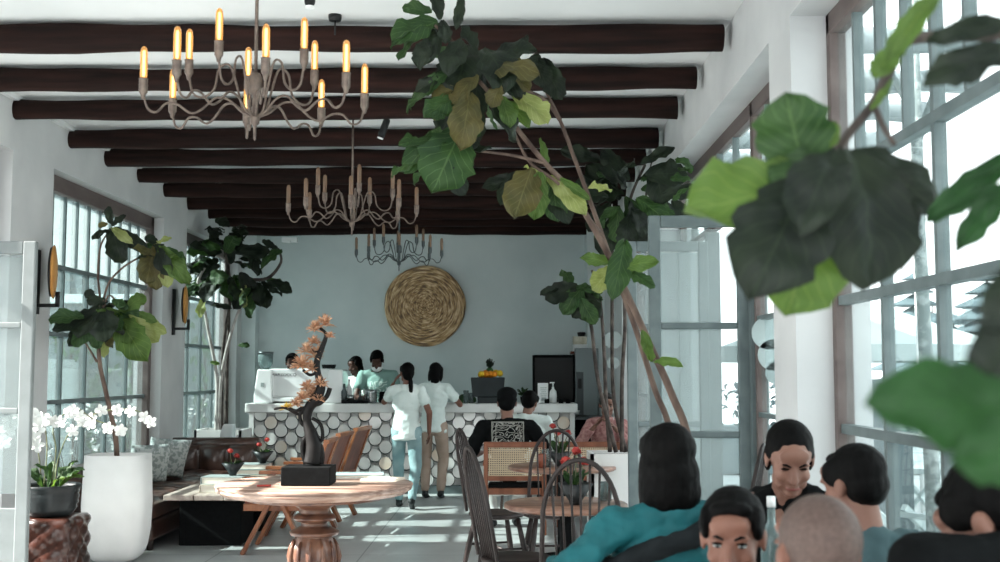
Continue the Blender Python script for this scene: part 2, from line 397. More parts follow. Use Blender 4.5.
def printmat(name, base, ink, x0, x1, z0, z1, scale, front=False, frame=True):
    """cloth with a printed rectangle (x0..x1, z0..z1 in person space) on back or front"""
    m = mat(name, c=base, rough=.85, spec=.08); nt = m.node_tree; b = nt.nodes['Principled BSDF']
    tc = nt.nodes.new('ShaderNodeTexCoord'); sp = nt.nodes.new('ShaderNodeSeparateXYZ'); nt.links.new(tc.outputs['Object'], sp.inputs[0])
    def Mm(op, a, bb=None, cc=None):
        n = nt.nodes.new('ShaderNodeMath'); n.operation = op
        for i, v in enumerate((a, bb, cc)):
            if v is None: continue
            if isinstance(v, (int, float)): n.inputs[i].default_value = v
            else: nt.links.new(v, n.inputs[i])
        return n.outputs[0]
    xc, zc = (x0 + x1) / 2, (z0 + z1) / 2; hw, hh = (x1 - x0) / 2, (z1 - z0) / 2
    dx = Mm('DIVIDE', Mm('ABSOLUTE', Mm('SUBTRACT', sp.outputs[0], xc)), hw); dz = Mm('DIVIDE', Mm('ABSOLUTE', Mm('SUBTRACT', sp.outputs[2], zc)), hh)
    mxx = Mm('MAXIMUM', dx, dz); inside = Mm('LESS_THAN', mxx, 1.0)
    side = Mm('GREATER_THAN' if front else 'LESS_THAN', sp.outputs[1], 0.0)
    w = nt.nodes.new('ShaderNodeTexNoise'); w.inputs['Scale'].default_value = scale; w.inputs['Detail'].default_value = 1
    nt.links.new(tc.outputs['Object'], w.inputs['Vector'])
    ln = Mm('LESS_THAN', Mm('ABSOLUTE', Mm('SUBTRACT', Mm('FRACT', Mm('MULTIPLY', w.outputs[0], 7)), .5)), .17)
    pat = ln
    if frame:
        edge = Mm('MULTIPLY', Mm('GREATER_THAN', mxx, .93), 1.0); e2 = Mm('MULTIPLY', Mm('GREATER_THAN', mxx, .72), Mm('LESS_THAN', mxx, .76))
        pat = Mm('MAXIMUM', Mm('MAXIMUM', ln, edge), e2)
    f = Mm('MULTIPLY', Mm('MULTIPLY', inside, side), Mm('MULTIPLY', pat, .75))
    mx = nt.nodes.new('ShaderNodeMix'); mx.data_type = 'RGBA'; nt.links.new(f, mx.inputs[0]); mx.inputs[6].default_value = hx(base); mx.inputs[7].default_value = hx(ink)
    nt.links.new(mx.outputs[2], b.inputs['Base Color']); return m
# ---------------------------------------------------------------- world and sun
w = bpy.data.worlds.new('sky'); SC.world = w; w.use_nodes = True; nt = w.node_tree; bg = nt.nodes['Background']
tc = nt.nodes.new('ShaderNodeTexCoord'); sp = nt.nodes.new('ShaderNodeSeparateXYZ'); nt.links.new(tc.outputs['Generated'], sp.inputs[0])
r = nt.nodes.new('ShaderNodeValToRGB'); r.color_ramp.elements[0].position = .0; r.color_ramp.elements[1].position = .6
r.color_ramp.elements[0].color = hx('F6F8F8'); r.color_ramp.elements[1].color = hx('E6EEF0'); nt.links.new(sp.outputs[2], r.inputs[0])
nt.links.new(r.outputs[0], bg.inputs[0]); bg.inputs[1].default_value = SKY = 2.6
sd = bpy.data.lights.new('sun', 'SUN'); sd.energy = 15; sd.angle = math.radians(.6); sd.color = (1, .96, .9)
sun = bpy.data.objects.new('sun', sd); COL.objects.link(sun)
sv = Vector((1, .16, -.70)); sun.rotation_euler = sv.to_track_quat('-Z', 'Y').to_euler()
SC.view_settings.view_transform = 'Standard'; SC.view_settings.look = 'None'; SC.view_settings.gamma = 1; SC.view_settings.use_curve_mapping = False
SC.view_settings.exposure = 0.85
# ---------------------------------------------------------------- room shell
XL, XR, YB = -3.8, 1.35, 16.6
HEAD = 3.2; CEIL = 3.62; YN = -1.5
mb = MB(); mb.box(((XL + XR) / 2, (YN + YB) / 2, -.05), (XR - XL + .7, YB - YN + .6, .1)); struct('floor', mb, fm)
mb = MB(); mb.box(((XL + XR) / 2, (YN + YB) / 2, CEIL + .1), (XR - XL + .7, YB - YN + .6, .2))
struct('ceiling', mb, M['ceiling'])
def wall_x(name, x0, x1, solid, opens):
    """solid: list of (y0,y1); opens: list of (y0,y1,sill)"""
    mb = MB()
    for a, b in solid: mb.box(((x0 + x1) / 2, (a + b) / 2, CEIL / 2), (abs(x1 - x0), b - a, CEIL))
    for a, b, sill in opens:
        mb.box(((x0 + x1) / 2, (a + b) / 2, (HEAD + CEIL) / 2), (abs(x1 - x0), b - a, CEIL - HEAD))
        if sill: mb.box(((x0 + x1) / 2, (a + b) / 2, sill / 2), (abs(x1 - x0), b - a, sill))
    bmesh.ops.remove_doubles(mb.bm, verts=mb.bm.verts, dist=.0005)
    return struct(name, mb, M['plaster'])
wall_x('wall_left', XL - .3, XL, [(YN, 0), (4.6, 5.4), (8.7, 9.5), (12.6, 13.5), (16.1, YB)], [(0, 4.6, 0), (5.4, 8.7, 0), (9.5, 12.6, .5), (13.5, 16.1, .5)])
wall_x('wall_right', XR, XR + .35, [(YN, 1.0), (5.4, 5.85), (10.2, 11.2), (13.6, YB)], [(1.0, 5.4, .5), (5.85, 7.2, 0), (7.2, 10.2, 0), (11.2, 13.6, .5)])
mb = MB(); mb.box(((XL + XR) / 2, YB + .15, CEIL / 2), (XR - XL + .7, .3, CEIL)); struct('wall_back', mb, M['teal_plaster'])
mb = MB(); mb.box((XL + .1, YB - .12, CEIL / 2), (.2, .24, CEIL - .01)); mb.box((XR - .12, YB - .3, CEIL / 2), (.24, .6, CEIL - .01)); struct('trim_1', mb, M['teal_plaster'])
mb = MB(); mb.box((XL + .02, 9, CEIL - .02), (.04, 14, .04)); struct('trim_2', mb, M['ceiling'])
def window(name, x, y0, y1, z0, z1, zs, ystep, frame, bars, gl, glu, fw=.09, bw=.03, head=.14, dep=.12):
    root = bpy.data.objects.new(name, None); COL.objects.link(root); props(root, kind='structure'); root.location = (x, y0, z0)
    L = y1 - y0; H = z1 - z0
    mb = MB(); mb.box((0, L / 2, H - head / 2), (dep, L, head)); mb.box((0, fw / 2, H / 2), (dep, fw, H)); mb.box((0, L - fw / 2, H / 2), (dep, fw, H)); mb.box((0, L / 2, fw / 2), (dep, L, fw))
    mb.build('window_frame', frame, root, bevel=.006)
    mb = MB()
    for z in zs: mb.box((0, L / 2, z - z0), (.05, L - .1, bw * 1.25))
    n = max(1, round((L - .1) / ystep)); zt = (zs[0] - z0) if zs else H
    for i in range(1, n):
        y = fw + (L - 2 * fw) * i / n
        if i % 2 == 0: mb.box((0, y, H / 2), (.045, bw, H - .1))
        else: mb.box((0, y, (H + zt) / 2), (.045, bw * .7, H - zt - .05))
    mb.build('glazing_bars', bars, root)
    mb = MB(); mb.box((0, L / 2, zt / 2), (.006, L - .1, zt - .02)); mb.build('pane', gl, root)
    mb = MB(); mb.box((0, L / 2, (H + zt) / 2), (.006, L - .1, H - zt - .03)); mb.build('upper_pane', glu, root)
    return root
TR = [2.42, 1.83, 1.24]
window('window_1', XL - .17, 9.5, 12.6, .5, HEAD, TR, .31, M['brownframe'], M['steelframe'], M['leftglass'], M['upperglass'])
window('window_2', XL - .17, 13.5, 16.1, .5, HEAD, TR, .31, M['brownframe'], M['steelframe'], M['leftglass'], M['upperglass'])
window('window_3', XR + .21, 1.0, 5.4, .5, HEAD, TR, .3, M['brownframe'], M['steelframe'], M['glass'], M['glass'], fw=.055, bw=.034, head=.1, dep=.08)
window('window_4', XR + .21, 5.85, 7.15, .0, HEAD, [2.56, 1.83, 1.24], .3, M['brownframe'], M['steelframe'], M['glass'], M['glass'], head=.1, fw=.04, dep=.06, bw=.022)
window('window_5', XR + .21, 7.15, 10.2, 2.56, HEAD, [], .3, M['brownframe'], M['steelframe'], M['glass'], M['glass'], head=.1, fw=.04, dep=.06, bw=.022)
window('window_6', XR + .21, 11.2, 13.6, .5, HEAD, TR, .3, M['brownframe'], M['steelframe'], M['glass'], M['glass'], head=.1)
mb = MB(); mb.box((XR + .21, 8.75, 1.28), (.1, .09, 2.56)); mb.box((XR + .21, 10.15, 1.28), (.1, .09, 2.56)); mb.box((XR + .21, 7.2, 1.28), (.1, .09, 2.56)); struct('trim_3', mb, M['steelframe'])
# brown frame of the left doorway
mb = MB()
for a, b in ((5.4, 8.7), (0, 4.6)):
    mb.box((XL - .17, (a + b) / 2, HEAD - .07), (.12, b - a, .14)); mb.box((XL - .17, b - .05, HEAD / 2), (.12, .1, HEAD)); mb.box((XL - .17, a + .05, HEAD / 2), (.12, .1, HEAD))
    for k in (1, 2, 3, 4, 5, 6, 7, 8, 9, 10):
        y = a + (b - a) * k / 11; mb.box((XL - .17, y, (HEAD + 2.45) / 2), (.04, .03, HEAD - 2.45))
    mb.box((XL - .17, (a + b) / 2, 2.42), (.07, b - a, .06))
    mb.box((XL - .17, (a + b) / 2, 1.25), (.08, .06, 2.45))
struct('trim_4', mb, M['brownframe'])
def door(name, hinge, width, height, ang, st=.09, bars=(1.42, .72), frame=None, gl=None, hand=1, panel=0):
    root = bpy.data.objects.new(name, None); COL.objects.link(root); props(root, kind='structure'); root.location = (hinge[0], hinge[1], .01); root.rotation_euler = (0, 0, ang)
    mb = MB(); W, H = width, height
    mb.box((st / 2, 0, H / 2), (st, .05, H)); mb.box((W - st / 2, 0, H / 2), (st, .05, H)); mb.box((W / 2, 0, H - st / 2), (W - 2 * st, .046, st)); mb.box((W / 2, 0, .1), (W - 2 * st, .046, .2))
    for z in bars: mb.box((W / 2, 0, z), (W - 2 * st, .045, .04))
    mb.build('door_frame', frame, root, bevel=.008)
    mb = MB(); mb.box((W / 2, 0, (H + panel) / 2 + .05), (W - st * 1.6, .008, H - st - .2 - panel)); mb.build('pane', gl, root)
    if panel: mb = MB(); mb.box((W / 2, 0, panel / 2 + .1), (W - st * 1.5, .03, panel)); mb.build('lower_panel', frame, root, bevel=.006)
    if name == 'door_1': return root
    mb = MB(); mb.box((W - st / 2, -.04, 1.05), (.03, .03, .16)); mb.tube([(W - st / 2, -.05, 1.08), (W - st / 2 - .02, -.08, 1.08), (W - st / 2 - .11, -.08, 1.08)], .009); mb.build('door_handle', M['darksteel'], root)
    return root
door('door_1', (XL + .0, 7.62), .655, 2.36, 0, frame=M['paleframe'], gl=M['doorglass'], bars=(1.80, 1.235), panel=.5, st=.085)
door('door_2', (XR + .17, 7.25), .63, 2.48, PI - .03, frame=M['steelframe'], gl=M['doorglass'], bars=(1.78, 1.10), st=.075)
door('door_3', (XR + .17, 8.72), .62, 2.48, PI + .02, frame=M['steelframe'], gl=M['doorglass'], bars=(1.83, 1.10), st=.075)
# ---------------------------------------------------------------- beams
BY = [6.84, 7.83, 8.73, 9.85, 10.75, 11.7, 12.6, 13.55, 14.5, 15.35, 16.2]
ordw = ['nearest the camera', 'second from the camera', 'third from the camera, ending left in the plaster wall', 'fourth from the camera', 'fifth from the camera, paler scuffs on it', 'sixth from the camera', 'seventh from the camera', 'eighth from the camera', 'fourth from the back wall', 'third from the back wall'[:25], 'last before the teal wall']
ordw[8] = 'third from the back wall'; ordw[9] = 'second from the back wall'
for i, y in enumerate(BY):
    rnd = random.Random(i + 3); mb = MB(); pts = []; rr = []
    x0, x1 = XL - .02, XR - .05
    n = 30
    rg = []
    for k in range(n + 1):
        t = k / n; x = x0 + (x1 - x0) * t
        r = .082 + .006 * math.sin(t * 9 + i * 2) + .004 * math.sin(t * 37 + i) + .004 * noise.noise(Vector((t * 14, i * 3.1, 0)))
        cz = CEIL - .1 + .006 * math.sin(t * 6 + i * 1.7)
        ring = []
        for q in range(14):
            a = 2 * PI * q / 14; rq = r * (1 + .05 * math.sin(3 * a + i) + .03 * math.sin(5 * a + k * .4))
            ring.append(Vector((x, rq * math.cos(a), min(cz + rq * math.sin(a), CEIL + .01))))
        rg.append(ring)
    mb.rings(rg)
    mb.build('ceiling_beam', M['log'], loc=(0, y, 0), label='dark brown rough log beam under the white ceiling, ' + ordw[i], cat='beam', group='dark log beams under the ceiling')
for i, y in enumerate(BY[:5]):
    mb = MB(); x1 = 4.2 if i == 0 else 3.2
    mb.tube([(XR + .36 + (x1 - XR - .36) * k / 8, y, 3.5 + .008 * math.sin(k * 2 + i)) for k in range(9)], [.08 + .006 * math.sin(k * 1.7 + i) for k in range(9)], 12)
    mb.build('outdoor_beam', M['outlog'], label='weathered grey beam end jutting out beyond the right window, ' + ['lowest looking and nearest', 'second nearest', 'third nearest', 'fourth nearest', 'farthest'][i].replace('lowest looking and nearest', 'the nearest and topmost'), cat='beam', group='grey beams outside the right window')
# ---------------------------------------------------------------- chandeliers
def smooth_path(pts, k=5):
    P = [Vector(p) for p in pts]; out = []
    for i in range(len(P) - 1):
        a = P[max(i - 1, 0)]; b = P[i]; c = P[i + 1]; d = P[min(i + 2, len(P) - 1)]
        for j in range(k):
            t = j / k; out.append(.5 * ((2 * b) + (c - a) * t + (2 * a - 5 * b + 4 * c - d) * t * t + (3 * b - a - 3 * c + d) * t ** 3))
    out.append(P[-1]); return out
def chandelier(loc, label, lit, metal, rot, dia=1.0):
    t = thing('chandelier', label, 'chandelier', loc, rot, 'chandeliers hanging under the beams')
    s = dia; top = CEIL - loc[2]
    MB().tube([(0, 0, .2), (0, 0, top)], .008, 8).build('rod', metal, t)
    MB().lathe([(.0, top - .03), (.05, top - .03), (.055, top), (0, top)], 16).build('canopy', metal, t)
    MB().lathe([(.0, -.11), (.006, -.1), (.008, -.04), (.02, -.03), (.022, 0), (.012, .02), (.014, .1), (.03, .11), (.03, .18), (.02, .2), (0, .2)], 14).build('hub', metal, t)
    for k in range(13):
        low = k < 8
        a = 2 * PI * k / 8 if low else 2 * PI * (k - 8) / 5 + .35
        if low: pr = [(.0, .0), (.06, .02), (.12, .07), (.18, .075), (.24, .02), (.29, .0), (.35, .035), (.4, .035), (.44, -.005), (.48, .01), (.5, .08)]
        else:
            pr = [(.0, .0), (.05, .02), (.08, .12), (.12, .235), (.17, .22), (.19, .13), (.24, .09), (.29, .11), (.31, .2)]
        wob = random.Random(k + int(loc[1] * 7)); sc = s * (1 + wob.uniform(-.05, .03))
        pts = [(r * sc * math.cos(a), r * sc * math.sin(a), z) for r, z in pr]
        arm = MB().tube(smooth_path(pts), .0055, 6).build('arm', metal, t)
        ex, ey, ez = pts[-1]
        MB().lathe([(.0, -.035), (.008, -.03), (.012, -.012), (.019, 0), (.019, .055), (.021, .06), (0, .06)], 10, (ex, ey, ez)).build('socket', metal, arm)
        MB().lathe([(.006, .06), (.0155, .065), (.016, .175), (.013, .195), (.006, .203), (.0, .205)], 10, (ex, ey, ez)).build('bulb', M['bulb_on'] if lit else M['bulb_off'], arm)
        if lit: MB().tube([(ex, ey, ez + .07), (ex, ey, ez + .185)], .006, 6).build('filament', M['filament'], arm)
    return t
chandelier(at(255, 117, 5.1), 'wavy-armed metal chandelier with glowing amber tube bulbs, nearest the camera', True, M['rust'], .3)
chandelier(at(352, 222, 8.9), 'wavy-armed chandelier with unlit pinkish tube bulbs, hanging in the middle', False, M['rust'], .9)
chandelier(at(399, 262, 13.2), 'small far chandelier hanging in front of the round woven wall disc', False, M['darksteel'], .1)
# ceiling spots
def spot(loc, label, tilt=0, drop=.0):
    t = thing('ceiling_spotlight', label, 'spotlight', loc, 0)
    L = CEIL - loc[2]
    MB().tube([(0, 0, .06), (0, 0, L)], .006, 6).build('stem', M['black'], t)
    R = Euler((0, tilt, 0)).to_matrix(); mb = MB(); mb.cap(R @ Vector((0, 0, .06)), R @ Vector((0, 0, -.06)), .03, .03, 12)
    mb.build('lamp_body', M['black'], t); MB().tube([R @ Vector((0, 0, -.085)), R @ Vector((0, 0, -.095))], .026, 12).build('lens', M['white'], t)
spot(at(310, -9, 6.1) , 'black cylinder ceiling spotlight in front of the nearest beam')
spot(at(384, 128, 9.35), 'small black tilted spotlight between the third and fourth beams', .35)
t = thing('smoke_detector', 'small black disc fixture on the ceiling beside the nearest beam', 'detector', (at(335, 24, 6.7).x, 6.7, CEIL))
MB().lathe([(0, -.035), (.035, -.035), (.04, -.02), (.04, 0), (0, 0)], 20).build('disc', M['black'], t); MB().tube([(0, 0, -.03), (0, 0, -.12)], .005).build('stem', M['black'], t)
p = at(290, 240, 16.2); mb = MB(); mb.box((0, 0, 0), (.22, .1, .07)); mb.box((0, -.06, -.03), (.05, .04, .04)); mb.build('emergency_light', M['white'], loc=(p.x, 16.2, p.z - .0), bevel=.008, label='small white box light under the last beam on the teal wall', cat='light')
# ---------------------------------------------------------------- wall sconces
def sconce(px, py, y, label):
    p = at(px, py, y); t = thing('wall_sconce', label, 'sconce', (XL, y, p.z), 0, 'disc sconces on the left wall piers')
    mb = MB(); mb.box((.012, 0, -.08), (.024, .07, .52)); mb.box((.1, 0, -.27), (.18, .03, .03)); mb.box((.18, 0, -.22), (.03, .03, .12)); mb.build('bracket', M['black'], t, bevel=.003)
    mb = MB(); ang = .30 if y < 10 else .2; Rz = Matrix.Rotation(ang, 3, 'Z')
    mb.rings([[Vector((.13, 0, 0)) + Rz @ Vector((x_, r_ * math.cos(k), r_ * math.sin(k))) for k in [2 * PI * j / 32 for j in range(32)]] for x_, r_ in ((-.0, .2), (.012, .22), (.02, .21), (.034, .12), (.038, .01))]); mb.build('disc', M['brasswood'], t)
    mb = MB(); mb.rings([[Vector((.13, 0, 0)) + Rz @ Vector((x_, r_ * math.cos(k), r_ * math.sin(k))) for k in [2 * PI * j / 32 for j in range(32)]] for x_, r_ in ((-.03, .01), (-.026, .12), (-.014, .2), (-.001, .2))]); mb.build('backing_disc', M['black'], t)
sconce(43, 272, 9.2, 'amber disc wall sconce on a black bracket, on the pier beside the open left door')
sconce(183, 305, 13.0, 'amber disc wall sconce on the pier between the two left windows')
# ---------------------------------------------------------------- woven disc
p = at(425, 306, YB - .04); mb = MB()
n = 90; rg = []
for k in range(15):
    r = .04 + .545 * k / 14
    ring = []
    for j in range(n):
        a = 2 * PI * j / n; rr_ = r * (1 + .004 * math.sin(5 * a + k) + .02 * noise.noise(Vector((math.cos(a) * 2, math.sin(a) * 2, k * .4))))
        ring.append(Vector((rr_ * math.cos(a), -.05 - .035 * (k % 2) - .02 * noise.noise(Vector((a * 9, k * 3., 0))) + .0 , rr_ * math.sin(a))))
    rg.append(ring)
rg.append([Vector((v.x, .03, v.z)) for v in rg[-1]])
mb.rings(rg); o = mb.build('woven_wall_disc', M['woven'], loc=(p.x, YB - .04, p.z), label='large round woven golden straw disc hanging on the teal back wall', cat='wall decoration')
# ---------------------------------------------------------------- bar
BF = 14.3; bx0, bx1 = at(248, 404, BF).x, at(575, 404, BF).x
bar = thing('bar_counter', 'long white bar counter with bottle-bottom glass lattice front', 'counter', ((bx0 + bx1) / 2, BF, 0))
W = bx1 - bx0
MB().box((0, .33, 1.055), (W + .06, .74, .11)).build('countertop', M['whitematte'], bar, bevel=.01)
MB().box((0, .4, .5), (W - .04, .5, 1.0)).build('body', M['whitematte'], bar)
MB().box((-W / 2 + .03, .36, .5), (.06, .6, 1.0)).build('end_panel', M['whitematte'], bar); MB().box((W / 2 - .03, .36, .5), (.06, .6, 1.0)).build('end_panel', M['whitematte'], bar)
MB().box((0, .12, .05), (W - .1, .1, .1)).build('plinth', M['steelframe'], bar)
# overlapping glass discs
cg = mat('discglass', c='F4F3F0', c2='DAD8D4', scale=2.2, detail=3, rough=.12, coat=.6, lo=.3, hi=.7); cg2 = mat('discglasswarm', c='E8D2BC', c2='EEE6DC', scale=3, rough=.15, coat=.6)
cg3 = mat('discglassdark', c='CCC9C5', c2='E0DDD9', scale=6, rough=.15, coat=.6)
mb = MB(); mr = MB(); R_ = .082; rnd = random.Random(5); row = 0; z = .97
while z > .0:
    off = 0 if row % 2 == 0 else .13 ; x = -W / 2 + .14 + off
    while x < W / 2 - .12:
        zz = max(z, .0); mb.mi = rnd.choice([0, 0, 0, 0, 0, 1, 2])
        if zz > .1:
            mb.disc((x, .1 - row * .002, zz), R_ * .97, .02, 'y', 20)
            mr.tube([(x + R_ * math.cos(a), .085 - row * .002, zz + R_ * math.sin(a)) for a in [PI * .78 + PI * 1.44 * k / 16 for k in range(17)]], [.002 + .005 * math.sin(PI * k / 16) for k in range(17)], 5)
        x += .26
    z -= .1; row += 1
mb.build('glass_disc_cladding', [cg, cg2, cg3], bar); mr.build('disc_rims', M['darksteel'], bar)
BT = 1.112
# espresso machine
def on_bar(px, y): return (at(px, 400, y).x, y, BT)
x0 = at(257, 400, 14.6).x; x1 = at(346, 400, 14.6).x
t = thing('espresso_machine', 'wide white espresso machine with small lettering at the left end of the bar', 'coffee machine', ((x0 + x1) / 2, 14.55, BT))
w2 = (x1 - x0) / 2
mb = MB(); mb.box((0, .12, .25), (2 * w2 - .36, .42, .36)); mb.build('body', M['whitegloss'], t, bevel=.02)
for sx in (-1, 1):
    mb = MB(); M4 = Matrix.Translation((sx * (w2 - .12), .1, 0)) @ Matrix.Rotation(PI / 2, 4, 'X')
    mb.prism([(-.12, .0), (.12, .0), (.11, .08), (.1 if sx > 0 else .1, .42), (-.08, .42), (-.12, .1)], M4, .5); mb.build('side_panel', M['whitegloss'], t, bevel=.015)
mb = MB(); mb.box((0, .1, .045), (2 * w2 - .3, .46, .05)); mb.build('base_tray', M['white'], t, bevel=.01)
for sx in (-1, 1):
    for sy in (-.08, .28): MB().lathe([(.0, 0), (.025, 0), (.025, .03), (0, .03)], 10, (sx * (w2 - .2), sy, 0)).build('foot', M['darksteel'], t)
def text(parent, s, size, loc, rot, m, name='lettering', ext=.001, align='CENTER'):
    c = bpy.data.curves.new(name, 'FONT'); c.body = s; c.size = size; c.extrude = ext; c.align_x = align
    o = bpy.data.objects.new(name, c); COL.objects.link(o); dg = bpy.context.evaluated_depsgraph_get()
    me = bpy.data.meshes.new_from_object(o.evaluated_get(dg), depsgraph=dg); bpy.data.objects.remove(o)
    me.materials.clear(); me.materials.append(m); o = bpy.data.objects.new(name, me); COL.objects.link(o); o.parent = parent; o.location = loc; o.rotation_euler = rot; return o
text(t, 'MARZOCCO', .055, (-.2, -.094, .335), (PI / 2, 0, 0), M['bookdark'])
mb = MB(); mb.box((-w2 + .11, -.152, .23), (.045, .003, .05)); mb.build('badge', M['bookgrey'], t)
for k, dx in enumerate((.16, .22, .28)):
    mb = MB(); mb.lathe([(.0, 0), (.025, 0), (.04, .05), (.037, .05), (.022, .006), (0, .006)], 14)
    mb.build('coffee_cup', M['blackmatte'], loc=(t.location.x + w2 - .42 + dx * .9, 14.6, BT + .432), label='small black cup on top of the white espresso machine, ' + ['left of three', 'middle of three', 'right of three'][k], cat='cup', group='cups on top of the espresso machine')
# grinder
g = thing('coffee_grinder', 'coffee grinder with clear hopper behind the left end of the espresso machine', 'grinder', (at(266, 400, 15.0).x, 14.93, BT))
MB().lathe([(.0, 0), (.1, 0), (.1, .03), (.075, .05), (.07, .33), (.05, .36), (.03, .4), (0, .4)], 18).build('body', M['black'], g)
MB().lathe([(.03, .4), (.05, .43), (.095, .5), (.1, .62), (.095, .62), (.09, .5), (.03, .42)], 18).build('hopper', M['clear'], g)
MB().lathe([(.0, .62), (.105, .62), (.105, .65), (0, .65)], 18).build('hopper_lid', M['darksteel'], g)
# bar top items
def simple(name, prof, m, loc, label, cat, group=None, n=16): return MB().lathe(prof, n).build(name, m, loc=loc, label=label, cat=cat, group=group)
simple('milk_pitcher', [(0, 0), (.07, 0), (.075, .02), (.07, .13), (.08, .17), (.075, .17), (.065, .13), (.068, .02), (0, .02)], M['steel'], on_bar(371, 14.5), 'steel milk pitcher on the bar in front of the barista in green', 'pitcher')
t = thing('tamping_station', 'dark tray with coffee tools on the bar right of the espresso machine', 'tray', on_bar(356, 14.42))
MB().box((0, 0, .02), (.34, .26, .04)).build('tray', M['blackmatte'], t, bevel=.005)
mb = MB(); mb.lathe([(0, .04), (.03, .04), (.03, .07), (.012, .08), (.012, .12), (.022, .14), (0, .16)], 12, (.05, 0, 0)); mb.build('tamper', M['darksteel'], t)
mb = MB(); mb.lathe([(0, .04), (.045, .04), (.045, .1), (0, .1)], 14, (-.07, .02, 0)); mb.build('knock_cup', M['steel'], t)
for k, (px, yy, h, mm) in enumerate(((349, 14.62, .3, 'white'), (344, 14.35, .24, 'darksteel'))):
    simple('syrup_bottle', [(0, 0), (.035, 0), (.037, h * .6), (.012, h * .78), (.012, h), (0, h)], M[mm], on_bar(px, yy), ['white bottle on the bar beside the espresso machine', 'dark metal bottle at the right edge of the espresso machine'][k], 'bottle')
simple('steel_canister', [(0, 0), (.06, 0), (.06, .12), (.055, .14), (0, .14)], M['blackmatte'], on_bar(384, 14.6), 'small black canister on the bar between barista and ponytailed woman', 'canister')
# fruit bin
fx = on_bar(488, 14.5)
t = thing('fruit_trough', 'dark metal trough full of fruit standing on the bar', 'trough', fx)
mb = MB(); mb.box((0, 0, .2), (.38, .3, .24), taper=1.12); mb.box((0, 0, .04), (.26, .2, .08)); mb.build('trough', mat('zinc', c='22282A', c2='2E3537', scale=5, rough=.5, metal=.3), t, bevel=.008)
rnd = random.Random(11)
for k in range(13):
    o = MB().ball((0, 0, 0), (.042, .042, .038), nu=12, nv=8).build('orange_fruit', M['orange'] if k % 4 else M['lemon'], loc=(fx[0] - .08 + (k % 5) * .056 + rnd.uniform(-.01, .01), fx[1] - .08 + (k // 5) * .08, fx[2] + .345 + rnd.uniform(0, .035)), rz=k,
        label='orange or yellow fruit heaped in the dark trough on the bar', cat='fruit', group='fruit heaped in the trough')
t = thing('pineapple', 'small spiky pineapple crown sticking up among the fruit on the bar', 'pineapple', (fx[0] + .02, fx[1] + .05, fx[2] + .36))
MB().ball((0, 0, .03), (.05, .05, .06)).build('fruit_body', M['greenfruit'], t)
mb = MB()
for k in range(16):
    a = k * 2.4; e = .3 + .1 * (k % 4); mb.leaf((0, 0, .07), (.09 * math.cos(a) * (k % 4) / 3, .09 * math.sin(a) * (k % 4) / 3, .16 + .01 * (4 - k % 4)), (math.cos(a), math.sin(a), .3), wr=.25, seed=k)
mb.build('crown', M['leafdark'], t, normals=False)
for k, (px, yy, r) in enumerate(((463, 14.6, .06), (469, 14.7, .05), (473, 14.5, .045))):
    MB().ball((0, 0, r * .9), (r, r, r * .95)).build('green_melon', M['greenfruit'], loc=(on_bar(px, yy)), label=['dark green melon on the bar beside the leaning woman', 'dark green melon behind the clear glass on the bar', 'small dark green melon touching the fruit trough'][k], cat='melon', group='green melons on the bar')
for k, (px, yy, h) in enumerate(((466, 14.36, .16), (471, 14.38, .13))):
    simple('water_glass', [(0, 0), (.028, 0), (.035, h), (.032, h), (.025, .01), (0, .01)], M['clear'], on_bar(px, yy), ['taller clear glass on the bar left of the fruit trough', 'shorter clear glass on the bar touching the fruit trough'][k], 'glass')
# right end of bar
t = thing('menu_stand', 'small white framed menu card standing at the right end of the bar', 'menu', on_bar(543, 14.5))
MB().box((0, 0, .13), (.13, .02, .24)).build('frame', M['white'], t, bevel=.004); mb = MB()
for k in range(5): mb.box((.005, -.0115, .19 - k * .025), (.08 - .01 * (k % 3), .002, .007))
mb.box((.01, -.0115, .05), (.06, .002, .04)); mb.build('printed_text', M['bookgrey'], t); MB().box((0, .02, .005), (.13, .08, .01)).build('foot', M['white'], t)
t = thing('soap_dispenser', 'white pump bottle at the right end of the bar', 'bottle', on_bar(553, 14.45))
MB().lathe([(0, 0), (.045, 0), (.048, .1), (.04, .15), (.015, .18), (.015, .2), (0, .2)], 16).build('bottle', M['white'], t)
mb = MB(); mb.tube([(0, 0, .2), (0, 0, .25), (0, 0, .262)], .008, 8); mb.box((-.01, 0, .255), (.06, .015, .014)); mb.build('pump', M['white'], t)
for k, px in enumerate((538, 547, 561, 568)):
    simple('condiment_jar', [(0, 0), (.03, 0), (.033, .03), (.028, .055), (0, .055)], M['blackmatte'] if k != 0 else M['white'], on_bar(px, 14.35), ['white small jar left of the menu card', 'black small jar in front of the menu card', 'black small jar right of the pump bottle', 'black small jar at the very end of the bar'][k], 'jar', 'small jars at the bar end')
t = thing('potted_herb', 'small bushy green herb in a pot on the bar behind the capped man', 'plant', on_bar(524, 14.6))
MB().lathe([(0, 0), (.04, 0), (.05, .08), (0, .08)], 14).build('pot', M['blackmatte'], t); mb = MB(); rnd = random.Random(2)
for k in range(40):
    a = rnd.uniform(0, 6.3); e = rnd.uniform(.2, 1.3); d = Vector((math.cos(a) * math.cos(e), math.sin(a) * math.cos(e), math.sin(e))); mb.leaf(d * .03 + Vector((0, 0, .08)), d * rnd.uniform(.08, .13) + Vector((0, 0, .08)), (0, -.3, 1), wr=.4, nu=4, nv=2, seed=k)
mb.build('foliage', M['leafmid'], t, normals=False)
